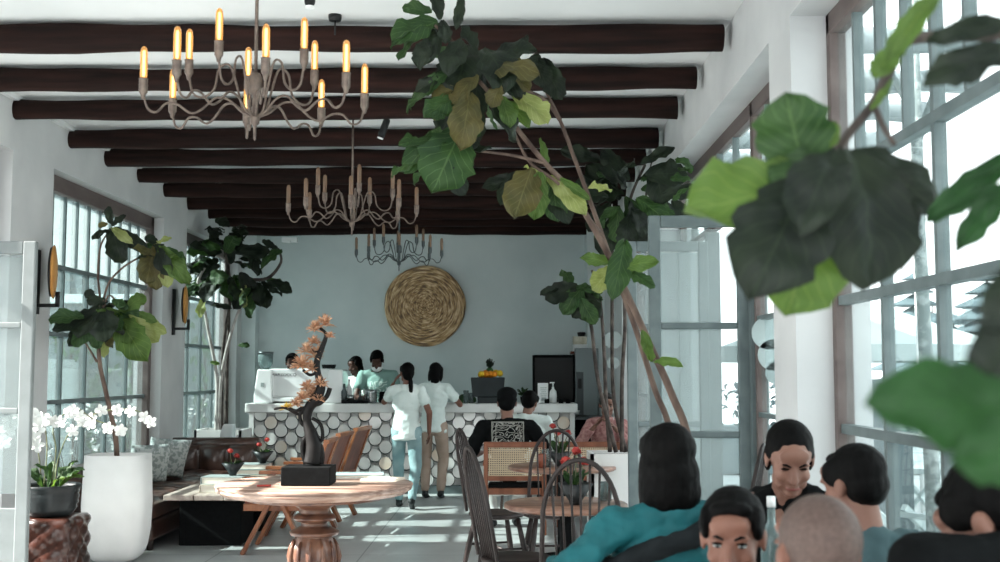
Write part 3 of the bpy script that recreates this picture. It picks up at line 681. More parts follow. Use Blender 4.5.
# ---------------------------------------------------------------- behind the bar right
pa = at(533, 355, 16.1); pb = at(574, 355, 16.1)
t = thing('black_cabinet', 'tall black cabinet against the teal wall behind the bar end', 'cabinet', ((pa.x + pb.x) / 2, 16.25, 0))
MB().box((0, 0, pa.z / 2), (pb.x - pa.x, .5, pa.z)).build('carcass', M['blackmatte'], t, bevel=.006); MB().box((0, -.255, pa.z / 2), (pb.x - pa.x - .05, .01, pa.z - .08)).build('door', M['black'], t)
pc = at(599, 355, 16.0); W_ = pc.x - pb.x - .02
t = thing('steel_fridge', 'grey upright fridge right of the black cabinet', 'fridge', ((pb.x + pc.x) / 2, 16.2, 0))
mb = MB(); mb.box((0, 0, .92), (W_, .45, 1.82)); mb.build('carcass', mat('fridgegrey', c='7C8789', rough=.35, metal=.3), t, bevel=.01)
mb = MB(); mb.box((-W_ / 2 + .06, -.232, .8), (.1, .012, 1.4)); mb.build('side_strip', M['darksteel'], t); mb = MB(); mb.box((-W_ / 2 + .06, -.242, 1.34), (.05, .012, .14)); mb.build('display', M['black'], t)
t = thing('wall_shelf', 'small wooden wall shelf above the grey fridge', 'shelf', (at(584, 354, 16.1).x, 16.45, at(584, 354, 16.1).z + .02))
MB().box((0, -.12, 0), (.36, .3, .035)).build('board', M['redteak'], t, bevel=.004); mb = MB(); mb.box((-.12, 0, -.06), (.02, .2, .1)); mb.box((.12, 0, -.06), (.02, .2, .1)); mb.build('brackets', M['redteak'], t)
b_ = t.location; sh = mat('printedbox', c='B9B29A', c2='DAD6C6', scale=14, rough=.7)
MB().box((0, 0, .05), (.3, .22, .1)).build('shelf_box', M['white'], loc=(b_.x + .01, b_.y - .13, b_.z + .018), bevel=.005, label='plain white box on the wall shelf', cat='box')
MB().box((0, 0, .055), (.3, .2, .11)).build('patterned_box', sh, loc=(b_.x + .01, b_.y - .13, b_.z + .12), bevel=.005, label='patterned beige box stacked on the white shelf box', cat='box')
mb = MB(); mb.lathe([(0, 0), (.05, 0), (.06, .05), (.05, .06), (0, .06)], 14); mb.build('dark_bowl', M['black'], loc=(b_.x - .02, b_.y - .13, b_.z + .232), label='small dark bowl on top of the patterned shelf box', cat='bowl')
t = thing('back_counter', 'low dark work counter in the far right corner behind the bar', 'counter', (1.0, 15.35, 0))
MB().box((0, 0, .45), (.5, .5, .86)).build('body', M['blackmatte'], t, bevel=.005); MB().box((0, 0, .9), (.54, .55, .04)).build('top', M['darksteel'], t)
MB().lathe([(0, 0), (.07, 0), (.1, .07), (.095, .07), (.06, .01), (0, .01)], 18).build('white_bowl', M['white'], loc=(.85, 15.3, .922), label='white bowl on the low dark counter in the far corner', cat='bowl')
# ---------------------------------------------------------------- pedestal round table
TC = Vector((at(315, 483, 7.7).x, 7.7, 0)); TZ = .765
t = thing('pedestal_table', 'large round antique wooden table on a carved baluster pedestal', 'table', (TC.x, TC.y, 0))
MB().lathe([(0, TZ - .07), (.56, TZ - .07), (.60, TZ - .065), (.625, TZ - .045), (.64, TZ - .04), (.645, TZ - .025), (.63, TZ - .018), (.65, TZ - .01), (.645, TZ), (0, TZ)], 72).build('tabletop', M['oldwood'], t)
MB().lathe([(0, TZ - .1), (.45, TZ - .1), (.46, TZ - .07), (0, TZ - .07)], 48).build('apron', M['carvedwood'], t)
def flute(a, z): return 1 + (.045 * math.cos(a * 12) if .12 < z < .42 else 0)
prof = [(0, .66), (.17, .665), (.18, .64), (.13, .62), (.1, .60), (.095, .57), (.13, .56), (.145, .54), (.13, .525), (.09, .515), (.085, .49), (.14, .465), (.165, .45), (.155, .43), (.11, .42), (.12, .4), (.145, .35), (.155, .29), (.145, .22), (.11, .16), (.09, .13), (.13, .115), (.16, .1), (.15, .08), (0, .07)]
mb = MB(); pr2 = []
for i in range(len(prof) - 1):
    for k in range(3): pr2.append((prof[i][0] + (prof[i + 1][0] - prof[i][0]) * k / 3, prof[i][1] + (prof[i + 1][1] - prof[i][1]) * k / 3))
mb.lathe(list(reversed(pr2)), 72, fn=flute); mb.build('pedestal', M['carvedwood'], t, smooth=True)
mb = MB()
for k in range(12):
    a = 2 * PI * k / 12; c = Vector((math.cos(a), math.sin(a), 0)); pts = [c * r + Vector((0, 0, z)) for r, z in ((.12, .14), (.155, .22), (.165, .29), (.155, .35), (.135, .4))]
    mb.tube(pts, [.006, .014, .018, .014, .005], 6)
mb.build('carved_leaves', M['carvedwood'], t)
for k in range(4):
    a = PI / 4 + PI / 2 * k; c = Vector((math.cos(a), math.sin(a), 0))
    MB().tube(smooth_path([c * .08 + Vector((0, 0, .14)), c * .2 + Vector((0, 0, .15)), c * .34 + Vector((0, 0, .07)), c * .42 + Vector((0, 0, .035))], 4), [.05] * 12 + [.035], 10).build('foot', M['carvedwood'], t)
# bonsai sculpture
bl = at(307, 478, 7.55); BX = Vector((bl.x, 7.62, TZ))
t = thing('metal_bonsai', 'dark bronze bonsai tree sculpture with copper flowers on a black box base', 'sculpture', BX)
MB().box((0, 0, .062), (.32, .26, .12)).build('box_base', M['blackmatte'], t, bevel=.006)
def rel(px, py, dy=0): 
    q = at(px, py, BX.y + dy); return q - BX
def pxs(*pp): return [rel(*p_) for p_ in pp]
mb = MB(); mb.tube(smooth_path(pxs((314, 463), (313, 440), (309, 428), (308, 412), (317, 400), (322, 388), (318, 374), (317, 360), (323, 345), (326, 334), (320, 328))), [.085] * 4 + [.07] * 3 + [.05] * 5 + [.028] * 5 + [.035] * 5 + [.03] * 5 + [.026] * 6 + [.02] * 6 + [.014] * 5 + [.01] * 20, 10) if False else None
path = smooth_path(pxs((312, 464), (314, 448), (311, 434), (307, 421), (309, 408), (317, 398), (321, 386), (318, 374), (317, 362), (322, 348), (326, 335), (320, 328)))
RR = [.06, .056, .044, .028, .034, .036, .03, .022, .022, .018, .013, .009]; rad = [RR[min(11, i // 5)] * (1 - (i % 5) / 5) + RR[min(11, i // 5 + 1)] * ((i % 5) / 5) for i in range(len(path))]
mb.tube(path, rad, 10)
for pts, r in ((((310, 428), (302, 424), (300, 414), (306, 408)), .012), (((312, 445), (322, 440), (321, 425), (312, 418)), .012), (((310, 413), (303, 408), (296, 411), (288, 408)), .012), (((312, 405), (320, 403), (327, 396), (330, 388)), .016), (((317, 372), (310, 375), (303, 370)), .01), (((322, 350), (316, 352), (311, 349)), .008),
               (((309, 410), (298, 414), (285, 408), (274, 409)), .009), (((311, 434), (304, 440), (303, 452), (306, 464)), .018), (((313, 440), (320, 446), (322, 456), (321, 464)), .02), (((318, 398), (310, 395), (304, 392)), .01)):
    mb.tube(smooth_path(pxs(*pts)), r, 7)
mb.build('trunk', M['bronze'], t)
for k, (px, py, r) in enumerate(((325, 325, .055), (315, 330, .05), (314, 343, .04), (330, 337, .03), (306, 352, .05), (314, 357, .05), (302, 366, .06), (312, 370, .05), (318, 352, .035), (320, 384, .045), (308, 389, .05), (313, 397, .055), (303, 399, .045), (296, 405, .045), (287, 409, .035), (318, 400, .035))):
    c = rel(px, py, -.02 + .02 * (k % 3)); mb = MB(); rnd = random.Random(k)
    for j in range(60):
        a = rnd.uniform(0, 6.28); e = rnd.uniform(-.35, 1.5); d = Vector((math.cos(a) * math.cos(e), math.sin(a) * math.cos(e), math.sin(e)))
        mb.leaf(c, c + d * r * rnd.uniform(1.1, 1.5), (0, -.5, .8), wr=.2, nu=3, nv=1, seed=j, wav=0)
    mb.build('flower', M['copperflower'] if k != 14 else M['petalyellow'], t, normals=False)
def book(name, w, d, h, m, loc, rz, label, group=None, cat='book'):
    t = thing(name, label, cat, loc, rz, group)
    mb = MB(); mb.box((0, 0, .0025), (w, d, .005)); mb.box((0, 0, h - .0025), (w, d, .005)); mb.box((-w / 2 + .003, 0, h / 2), (.006, d, h)); mb.build('cover', m, t)
    MB().box((.004, 0, h / 2), (w - .015, d - .012, h - .01)).build('pages', M['paper'], t); return t
q = atz(356, 477, TZ); book('flat_book', .34, .26, .022, M['bookteal'], (q.x + .02, q.y + .03, TZ), .1, 'pale teal large flat book on the round table right of the sculpture')
q = atz(390, 477, TZ); book('flat_book', .26, .2, .012, M['bookcream'], (q.x - .03, 7.95, TZ), -.2, 'thin cream magazine at the right back of the round table')
q = atz(277, 479, TZ); MB().tube([(0, 0, .007), (.09, .0, .007)], .007, 8).build('red_pen', M['rose'], loc=(q.x - .02, 7.45, TZ), rz=.2, label='small red pen on the round table left of the black base', cat='pen')
# ---------------------------------------------------------------- coffee table on black box base
c0 = atz(163, 495, .45); CTX0 = c0.x; CTY0 = c0.y; CT1 = CTY0 + 1.7
t = thing('coffee_table', 'low rustic plank coffee table on a black box base beside the leather sofa', 'table', (CTX0 + .39, (CTY0 + CT1) / 2, 0))
mb = MB()
for k in range(3): mb.box((-.26 + k * .26, 0, .425), (.256, 1.7 - .01 * (k % 2), .05))
mb.build('plank_top', M['plank'], t, bevel=.008)
mb = MB(); mb.box((-.02, -.45, .2), (.54, .5, .4)); mb.build('box_base', M['blackmatte'], t, bevel=.01); mb = MB(); mb.box((-.02, .45, .2), (.54, .5, .4)); mb.build('box_base', M['blackmatte'], t, bevel=.01)
CZ = .45
def bowlflowers(loc, label, h=.16, r=.1, nf=2, group='black bowls of red flowers', sc=1.0, seed=0):
    t = thing('flower_bowl', label, 'flower bowl', loc, seed, group)
    MB().lathe([(0, 0), (.03 * sc, 0), (.035 * sc, .02 * sc), (r, .11 * sc), (r - .006, .11 * sc), (.03 * sc, .03 * sc), (0, .03 * sc)], 22).build('bowl', M['pot'], t)
    rnd = random.Random(seed + 4)
    for k in range(nf):
        a = 2 * PI * k / nf + .5; tip = Vector((.07 * sc * math.cos(a), .05 * sc * math.sin(a), h + .05 * (k % 2)))
        st = MB().tube(smooth_path([(0, 0, .04 * sc), (tip.x * .4, tip.y * .4, h * .6), tuple(tip)], 3), .003 * sc, 5).build('stem', M['stem'], t)
        mb = MB(); 
        for j in range(14):
            b = rnd.uniform(0, 6.3); e = rnd.uniform(.1, 1.4); d = Vector((math.cos(b) * math.cos(e), math.sin(b) * math.cos(e), math.sin(e)))
            mb.leaf(tip, tip + d * .034 * sc, -d.cross(Vector((0, 1, .1))), wr=.9, nu=4, nv=2, seed=j, cup=.5)
        mb.ball(tip + Vector((0, 0, .01 * sc)), (.022 * sc, .022 * sc, .02 * sc)); mb.build('blossom', M['rose'], st, normals=False)
    mb = MB()
    for j in range(10):
        b = rnd.uniform(0, 6.3); mb.leaf((0, 0, .06 * sc), (.08 * sc * math.cos(b), .08 * sc * math.sin(b), h * .8), (0, -.4, .8), wr=.3, nu=4, nv=2, seed=j)
    mb.build('greenery', M['leafmid'], t, normals=False)
bk = [(216, 480, .36, .27, .03, 'bookcream'), (216, 476, .34, .25, .035, 'bookgrey'), (262, 474, .3, .24, .03, 'bookgrey'), (262, 470, .3, .22, .03, 'bookcream'), (262, 466, .28, .22, .03, 'bookteal'), (290, 466, .22, .2, .05, 'bookred')]
pA = atz(238, 478, CZ); pB = atz(264, 472, CZ); pC = atz(285, 471, CZ)
book('stacked_book', .40, .3, .07, M['bookcream'], (CTX0 + .46, CTY0 + .32, CZ), .05, 'cream book at the bottom of the stack by the near end of the coffee table', 'books on the coffee table')
book('stacked_book', .37, .27, .065, M['bookgrey'], (CTX0 + .46, CTY0 + .32, CZ + .071), -.06, 'grey book on top of the cream one at the near end of the coffee table', 'books on the coffee table')
sx = at(253, 470, CTY0 + .9).x
for k in range(4):
    book('stacked_book', .34 - .02 * k, .26, .048, M[['bookgrey', 'bookcream', 'bookteal', 'bookgrey'][k]], (sx, CTY0 + .95, CZ + .049 * k), .04 * (-1) ** k, ['grey book lowest in the tall middle stack on the coffee table', 'cream book second from the bottom of the tall middle stack', 'teal book second from the top of the tall middle stack', 'grey book topmost of the tall middle stack on the coffee table'][k], 'books on the coffee table')
book('stacked_book', .2, .26, .06, M['bookred'], (CTX0 + .6, CTY0 + 1.38, CZ), 0, 'thick dark red book at the right of the middle stack', 'books on the coffee table')
z2 = CZ + .137; bowlflowers((CTX0 + .52, CTY0 + .32, z2), 'black bowl with red flowers on the near books of the coffee table', seed=1)
bowlflowers((sx + .08, CTY0 + .95, CZ + .197), 'black bowl with two red flowers on the middle book stack, in front of the bar', seed=2)
# ---------------------------------------------------------------- leather sofa (L)
SX0 = XL + .02; SY0, SY1 = 9.75, 12.9
t = thing('leather_sofa', 'brown tufted leather corner sofa along the left windows', 'sofa', (XL + .5, SY0, 0))
def tufted(name, w, h, d, nx, nz, loc, rz, rx=0, puff=.04):
    """tufted slab: face points -Y local, w along X, h along Z"""
    mb = MB(); NX, NZ = nx * 12, nz * 12; g = []
    for i in range(NX + 1):
        col_ = []
        for k in range(NZ + 1):
            u, v = i / NX * nx, k / NZ * nz
            s_ = (abs(math.sin(PI * u)) * (.25 + .75 * abs(math.sin(PI * v)))) if nz == 1 else abs(math.sin(PI * (u + v))) * abs(math.sin(PI * (u - v)))
            y = -d / 2 - puff * (s_ ** .5) 
            edge = min(i, NX - i, k, NZ - k)
            if edge == 0: y = -d / 2 + .03
            col_.append(mb.bm.verts.new((-w / 2 + w * i / NX, y, h * k / NZ)))
        g.append(col_)
    for i in range(NX):
        for k in range(NZ): mb.face([g[i][k], g[i + 1][k], g[i + 1][k + 1], g[i][k + 1]], True)
    bk_ = [mb.bm.verts.new((x_, d / 2, z_)) for x_, z_ in ((-w / 2, 0), (w / 2, 0), (w / 2, h), (-w / 2, h))]
    mb.face(bk_); top = [g[i][NZ] for i in range(NX + 1)]; bot = [g[i][0] for i in range(NX + 1)]
    mb.face(list(reversed(top)) + [bk_[3], bk_[2]]); mb.face(bot + [bk_[1], bk_[0]])
    mb.face([g[0][k] for k in range(NZ + 1)] + [bk_[3], bk_[0]]); mb.face([g[NX][k] for k in reversed(range(NZ + 1))] + [bk_[1], bk_[2]])
    o = mb.build(name, M['leather'], t); o.location = loc; o.rotation_euler = (rx, 0, rz); return o
L_ = SY1 - SY0
mb = MB(); mb.box((-.05, L_ / 2, .17), (.74, L_, .18)); mb.build('base', M['leather'], t, bevel=.03)
for k in range(3): tufted('seat_cushion', L_ / 3 - .01, .8, .14, 3, 2, (.45, L_ / 6 + k * L_ / 3, .34), PI / 2, -PI / 2, .03).location.x = .31
tufted('backrest', L_, .42, .16, 9, 2, (-.36, L_ / 2, .28), PI / 2, 0, .05)
tufted('end_backrest', .95, .36, .14, 3, 1, (.05, L_ - .04, .34), 0, 0, .12)
mb = MB(); mb.tube([(-.43, L_, .7), (.53, L_, .7)], .075, 14); mb.build('end_roll', M['leather'], t)
for x_, y_ in ((-.35, .1), (.27, .1), (-.35, L_ - .1), (.27, L_ - .1)): MB().lathe([(0, 0), (.025, 0), (.035, .09), (0, .09)], 10, (x_, y_, 0)).build('leg', M['darkwood'], t)
cm = mat('cushionprint', c='A6ABAA', c2='7C8584', scale=32, detail=4, rough=.9, lo=.48, hi=.56)
def cushion(loc, rot, s, m, label):
    mb = MB(); n = 14; g = {}
    for side in (1, -1):
        for i in range(n + 1):
            for j in range(n + 1):
                u, v = i / n * 2 - 1, j / n * 2 - 1; th = .075 * ((1 - u ** 4) * (1 - v ** 4)) ** .6
                if side < 0 and (i in (0, n) or j in (0, n)): g[(side, i, j)] = g[(1, i, j)]; continue
                k = 1 - .07 * (1 - abs(u)) * 1 if abs(v) == 1 else 1
                g[(side, i, j)] = mb.bm.verts.new((u * s / 2 * (1 - .06 * (1 - v * v)), side * th, v * s / 2 * (1 - .06 * (1 - u * u))))
        for i in range(n):
            for j in range(n): mb.face([g[(side, i, j)], g[(side, i + 1, j)], g[(side, i + 1, j + 1)], g[(side, i, j + 1)]], True)
    o = mb.build('cushion', m, label=label, cat='cushion', group='printed cushions on the leather sofa'); o.location = loc; o.rotation_euler = rot
q = at(149, 463, 10.9); cushion((q.x, 10.9, .64), (.35, 0, PI / 2 - .9), .4, cm, 'grey printed cushion on the sofa, nearer to the white planter')
q = at(167, 459, 11.5); cushion((q.x, 11.5, .65), (.35, .1, PI / 2 - .95), .42, cm, 'grey-green printed cushion on the sofa against the tufted end')
q = at(160, 462, 11.3); cushion((q.x - .05, 11.75, .63), (.35, 0, PI / 2 - .8), .38, M['blackcloth'], 'dark cushion tucked behind the grey-green printed one')
# ---------------------------------------------------------------- leather ottoman and black pot
q = at(50, 512, 8.35); OT = Vector((q.x, 8.35, 0)); OH = .47
t = thing('tufted_ottoman', 'brown tufted leather ottoman beside the open left door', 'ottoman', OT)
mb = MB(); R0 = .215; rg = []
for k in range(20):
    z = .06 + (OH - .06) * k / 19; ring = []
    for j in range(64):
        a = 2 * PI * j / 64; s_ = abs(math.sin(PI * (j / 8 + k / 7))) * abs(math.sin(PI * (j / 8 - k / 7))); e = 1 - .5 * max(0, (k - 17) / 2) ** 2 * .15
        r = (R0 + .03 * s_ ** .5) * e; sq = 1 / max(abs(math.cos(a)), abs(math.sin(a))) ** .7
        ring.append(Vector((r * sq * math.cos(a), r * sq * math.sin(a), z)))
    rg.append(ring)
mb.rings(rg); mb.build('upholstery', mat('redleather', c='28150F', c2='48281F', scale=6, rough=.3, coat=.3), t, smooth=True)
for a in (PI / 4, 3 * PI / 4, 5 * PI / 4, 7 * PI / 4): MB().lathe([(0, 0), (.02, 0), (.03, .07), (0, .07)], 10, (.21 * math.cos(a), .21 * math.sin(a), 0)).build('leg', M['darkwood'], t)
# ---------------------------------------------------------------- chandigarh style easy chairs
def vchair(loc, rz, label, wood, group, seatm=None, backm=None):
    """faces -Y local? seat front towards +X local; V legs in local XZ plane, one each side (y = +-.27)"""
    t = thing('wooden_easy_chair', label, 'chair', loc, rz, group)
    for s in (-1, 1):
        y = s * .28
        mb = MB(); mb.bar((.0, y, .5), (.26, y, 0), .035, .075, Vector((0, 1, 0))); mb.build('leg', wood, t, bevel=.004)
        mb = MB(); mb.bar((-.02, y, .5), (-.27, y, 0), .035, .075, Vector((0, 1, 0))); mb.build('leg', wood, t, bevel=.004)
        mb = MB(); mb.box((.0, y, .62), (.5, .06, .03)); mb.bar((0, y, .46), (.0, y, .62), .035, .06, Vector((0, 1, 0))); mb.build('armrest', wood, t, bevel=.004)
    mb = MB(); mb.box((.0, .24, .38), (.52, .035, .06)); mb.box((0, -.24, .38), (.52, .035, .06)); mb.box((.25, 0, .38), (.035, .5, .06)); mb.box((-.24, 0, .36), (.035, .5, .05)); mb.build('seat_frame', wood, t, bevel=.004)
    MB().box((.01, 0, .42), (.5, .46, .05)).build('seat', seatm or M['canemesh'], t, bevel=.012)
    mb = MB()
    a, b = Vector((-.22, 0, .36)), Vector((-.42, 0, .92))
    for s in (-1, 1): mb.bar(a + Vector((0, s * .25, 0)), b + Vector((0, s * .25, 0)), .035, .05, Vector((0, 1, 0)))
    mb.bar(b + Vector((0, -.27, 0)), b + Vector((0, .27, 0)), .05, .035); c_ = a.lerp(b, .2); mb.bar(c_ + Vector((0, -.25, 0)), c_ + Vector((0, .25, 0)), .04, .03)
    mb.build('back_frame', wood, t, bevel=.004)
    d = (b - a).normalized(); m_ = MB(); m_.bar(a.lerp(b, .22), b, .45, .006, Vector((1, 0, 0))) if False else m_.box(a.lerp(b, .6), (.012, .48, .44), Euler((0, math.atan2(d.x, d.z), 0)).to_matrix()); m_.build('back_panel', backm or M['redteak'], t)
    return t
EG = 'wooden easy chairs by the coffee table'
vc = vchair((at(270, 540, 9.85).x + .08, 9.9, 0), PI, 'teak easy chair with V legs, nearest of three, behind the pedestal table', M['teak'], EG, seatm=M['redteak'])
copy_thing(vc, (vc.location.x - .02, 10.95, 0), PI - .1, 'teak easy chair with V legs, middle one of three facing the coffee table')
copy_thing(vc, (vc.location.x + .02, 12.0, 0), PI - .15, 'teak easy chair with V legs, farthest of three facing the coffee table')
# ---------------------------------------------------------------- cane dining chairs
def cane_chair(loc, rz, label):
    t = thing('cane_dining_chair', label, 'chair', loc, rz, 'cane-backed dining chairs'); w = .27; wd = M['caneframe']
    for s in (-1, 1):
        MB().bar((s * w, -.24, 0), (s * w, -.27, .84), .04, .045).build('rear_post', wd, t, bevel=.005)
        MB().bar((s * w, .24, 0), (s * w, .24, .64), .04, .045).build('leg', wd, t, bevel=.005)
        MB().box((s * w, 0, .65), (.055, .52, .03)).build('armrest', wd, t, bevel=.005)
    mb = MB(); mb.box((0, -.27, .83), (.58, .035, .05)); mb.box((0, -.26, .52), (.5, .03, .045)); mb.box((0, -.25, .4), (.5, .03, .06)); mb.box((0, .24, .4), (.5, .03, .06)); mb.build('back_frame', wd, t, bevel=.005)
    MB().box((0, -.265, .675), (.5, .01, .27)).build('cane_panel', M['canemesh'], t)
    MB().box((0, 0, .44), (.5, .48, .06)).build('seat_cushion', M['blackmatte'], t, bevel=.02)
    return t
cc = cane_chair((at(515, 450, 10.75).x, 11.0, 0), 0, 'cane-backed wooden chair the man in the black printed shirt sits on')
copy_thing(cc, (at(590, 450, 10.75).x, 11.05, 0), 0, 'empty cane-backed wooden chair behind the far round table')
# ---------------------------------------------------------------- windsor chairs
def windsor(loc, rz, label, wood=None, hgt=1.08):
    wood = wood or M['chairwood']; t = thing('windsor_chair', label, 'chair', loc, rz, 'dark hoop-back spindle chairs')
    # seat faces +Y, back at -Y
    mb = MB(); mb.lathe([(0, .43), (.17, .432), (.21, .445), (.215, .46), (.2, .47), (.1, .462), (0, .46)], 32, fn=lambda a, z: 1 + .05 * math.cos(2 * a)); mb.build('seat', wood, t, smooth=True)
    hoop = []
    for k in range(25):
        u = k / 24; a = PI * u; x = -.2 * math.cos(a) * (1.0 if .1 < u < .9 else .97); z = .46 + (hgt - .46) * (math.sin(a) ** .55)
        y = -.17 - .1 * (z - .46) / (hgt - .46) - .015 * math.sin(a)
        hoop.append((x, y, z))
    MB().tube(hoop, .0125, 8).build('hoop', wood, t)
    for k in range(7):
        x = -.14 + .28 * k / 6; a = math.acos(max(-1, min(1, -x / .2))); z = .46 + (hgt - .46) * (math.sin(a) ** .55); 
        MB().tube([(x * .8, -.165, .455), (x, -.17 - .1 * (z - .46) / (hgt - .46) - .012, z)], .006, 6).build('spindle', wood, t)
    for sx in (-1, 1):
        for sy in (-1, 1):
            a = Vector((sx * .13, sy * .12, .44)); b = Vector((sx * .2, sy * .2, 0)); pts = [a.lerp(b, f) for f in (0, .3, .55, .8, 1)]
            MB().tube(pts, [.016, .021, .023, .018, .014], 8).build('leg', wood, t)
        MB().tube([(sx * .168, -.155, .22), (sx * .168, .155, .22)], .009, 8).build('stretcher', wood, t)
    MB().tube([(-.165, 0, .22), (.165, 0, .22)], .009, 8).build('stretcher', wood, t)
    return t
A_ = at(499, 512, 8.55)
wc = windsor((A_.x - .02, 8.6, 0), -PI / 2 + .32, 'dark hoop-back chair seen from the side, on the aisle')
copy_thing(wc, (.05, 6.55, 0), -PI / 2 + .3, 'dark hoop-back chair seen from the side, nearer one on the aisle')
copy_thing(wc, (at(551, 450, 8.7).x, 8.62, 0), .1, 'dark hoop-back chair seen from behind, at the far round table')
copy_thing(wc, (at(586, 455, 5.65).x, 5.85, 0), -.12, 'dark hoop-back chair seen from behind, nearest, left of the woman in teal')
copy_thing(wc, (at(714, 450, 6.8).x, 6.8, 0), 1.25, 'dark hoop-back chair turned sideways in front of the glass door')
# ---------------------------------------------------------------- round cafe tables
def cafe_table(loc, r, label, top=None):
    t = thing('round_cafe_table', label, 'table', loc, 0, 'round cafe tables')
    MB().lathe([(0, .705), (r - .02, .705), (r, .715), (r, .735), (r - .01, .742), (0, .742)], 44).build('tabletop', top or M['tablewood'], t)
    MB().lathe([(0, .0), (.22, 0), (.22, .015), (.04, .05), (.035, .66), (.09, .69), (.09, .705), (0, .705)], 24).build('pedestal', M['blackmatte'], t)
    return t
cafe_table((at(562, 465, 9.45).x, 9.45, 0), .44, 'round wooden cafe table in front of the cane chairs, far one')
cafe_table((at(566, 508, 6.75).x, 6.78, 0), .36, 'round wooden cafe table behind the nearest hoop chair')
q = (at(566, 508, 6.75).x, 6.78)
bowlflowers((q[0] + .05, q[1] - .1, .742), 'black bowl with red roses on the nearer round cafe table', h=.24, r=.105, nf=3, sc=1.1, seed=5)
q2 = (at(557, 465, 9.4).x, 9.35)
bowlflowers((q2[0] + .02, q2[1], .742), 'black bowl with red roses on the far round cafe table', h=.26, r=.1, nf=3, sc=1.05, seed=6)
for k, (dx, h, mm) in enumerate(((-.13, .1, 'redteak'), (-.09, .13, 'clear'), (.16, .09, 'clear'))):
    simple('table_jar', [(0, 0), (.035, 0), (.037, h), (.03, h + .01), (0, h + .01)], M[mm], (q2[0] + dx, q2[1] - .12 + .1 * (k == 1), .742), ['amber jar on the far round cafe table', 'clear tumbler beside the amber jar', 'clear tumbler right of the roses on the far round table'][k], 'jar')
simple('water_tumbler', [(0, 0), (.035, 0), (.04, .11), (.037, .11), (.03, .01), (0, .01)], M['clear'], (q[0] + .24, q[1] + .1, .742), 'clear tumbler on the nearer round cafe table', 'glass')
# near tables
def sq_table(loc, w, d, label, rz=0):
    t = thing('square_table', label, 'table', loc, rz)
    MB().box((0, 0, .74), (w, d, .035)).build('tabletop', M['tablewood'], t, bevel=.006)
    MB().lathe([(0, 0), (.2, 0), (.2, .012), (.035, .03), (.035, .72), (0, .72)], 20).build('pedestal', M['blackmatte'], t); return t
sq_table((1.0, 3.93, 0), .5, .5, 'small wooden table between the facing diners by the window')
bt = Vector((at(771, 500, 3.92).x, 3.92, .758))
t = thing('water_bottle', 'clear glass bottle with white cap in front of the man in black', 'bottle', bt)
MB().lathe([(0, 0), (.036, 0), (.038, .02), (.038, .19), (.03, .215), (.014, .24), (.013, .3), (.011, .3), (.012, .24), (.028, .212), (.035, .19), (.035, .02), (0, .01)], 20).build('glass', M['clear'], t)
MB().lathe([(0, .29), (.015, .29), (.015, .325), (0, .325)], 14).build('cap', M['white'], t)
# white planters
def sqplanter(loc, w, h, label, taper=1.0, name='square_planter'):
    t = thing(name, label, 'planter', loc)
    mb = MB(); th = .03
    for sx, sy, ww, dd in ((0, -1, w, th), (0, 1, w, th), (-1, 0, th, w), (1, 0, th, w)): mb.box((sx * (w - th) / 2, sy * (w - th) / 2, h / 2), (ww, dd, h))
    mb.box((0, 0, .02), (w, w, .04)); mb.build('box', M['whitematte'], t)
    MB().box((0, 0, h - .04), (w - .05, w - .05, .03)).build('soil', M['soil'], t); return t
# ---------------------------------------------------------------- plants
def leaf_set(mb, specs, org, seed=0):
    """specs: (bx,by,tx,ty,Y,dY,mat,[wr]) pixels of base and tip, depth Y, tip depth offset"""
    rnd = random.Random(seed)
    for i, s in enumerate(specs):
        bx, by, tx, ty, Y, dY, mi = s[:7]; wr = s[7] if len(s) > 7 else .66
        b = at(bx, by, Y) - org; t_ = at(tx, ty, Y + dY) - org
        n = Vector((rnd.uniform(-.5, .5), -1, rnd.uniform(.0, .7))) if len(s) < 9 else Vector(s[8])
        mb.mi = mi; mb.leaf(b, t_, n, wr=wr, seed=seed * 50 + i, cup=rnd.uniform(-.1, .35), droop=rnd.uniform(.1, .5), wav=.045)
def scatter(mb, n, cx, cy, rx, ry, Y, dY, org, size, mats, seed, down=.7):
    rnd = random.Random(seed)
    for i in range(n):
        a = rnd.uniform(0, 6.28); q = rnd.uniform(0, 1) ** .5
        b = at(cx + rx * q * math.cos(a) * .6, cy + ry * q * math.sin(a) * .6, Y + rnd.uniform(-dY, dY)) - org
        L = size * rnd.uniform(.7, 1.15); d = Vector((math.cos(a) + rnd.uniform(-.4, .4), rnd.uniform(-.7, .7), -math.sin(a) * .7 - down * rnd.uniform(.2, 1))).normalized()
        mb.mi = rnd.choice(mats); mb.leaf(b, b + d * L, Vector((rnd.uniform(-.6, .6), rnd.uniform(-1, -.2), rnd.uniform(.1, 1))), wr=rnd.uniform(.55, .72), seed=seed * 97 + i, cup=rnd.uniform(-.2, .35), droop=rnd.uniform(.1, .6))
def branch(parent, pts, r0, r1, m, org, name='branch'):
    P = smooth_path([at(*p) - org for p in pts], 5); n = len(P)
    return MB().tube(P, [r0 + (r1 - r0) * i / (n - 1) for i in range(n)], 9).build(name, m, parent)
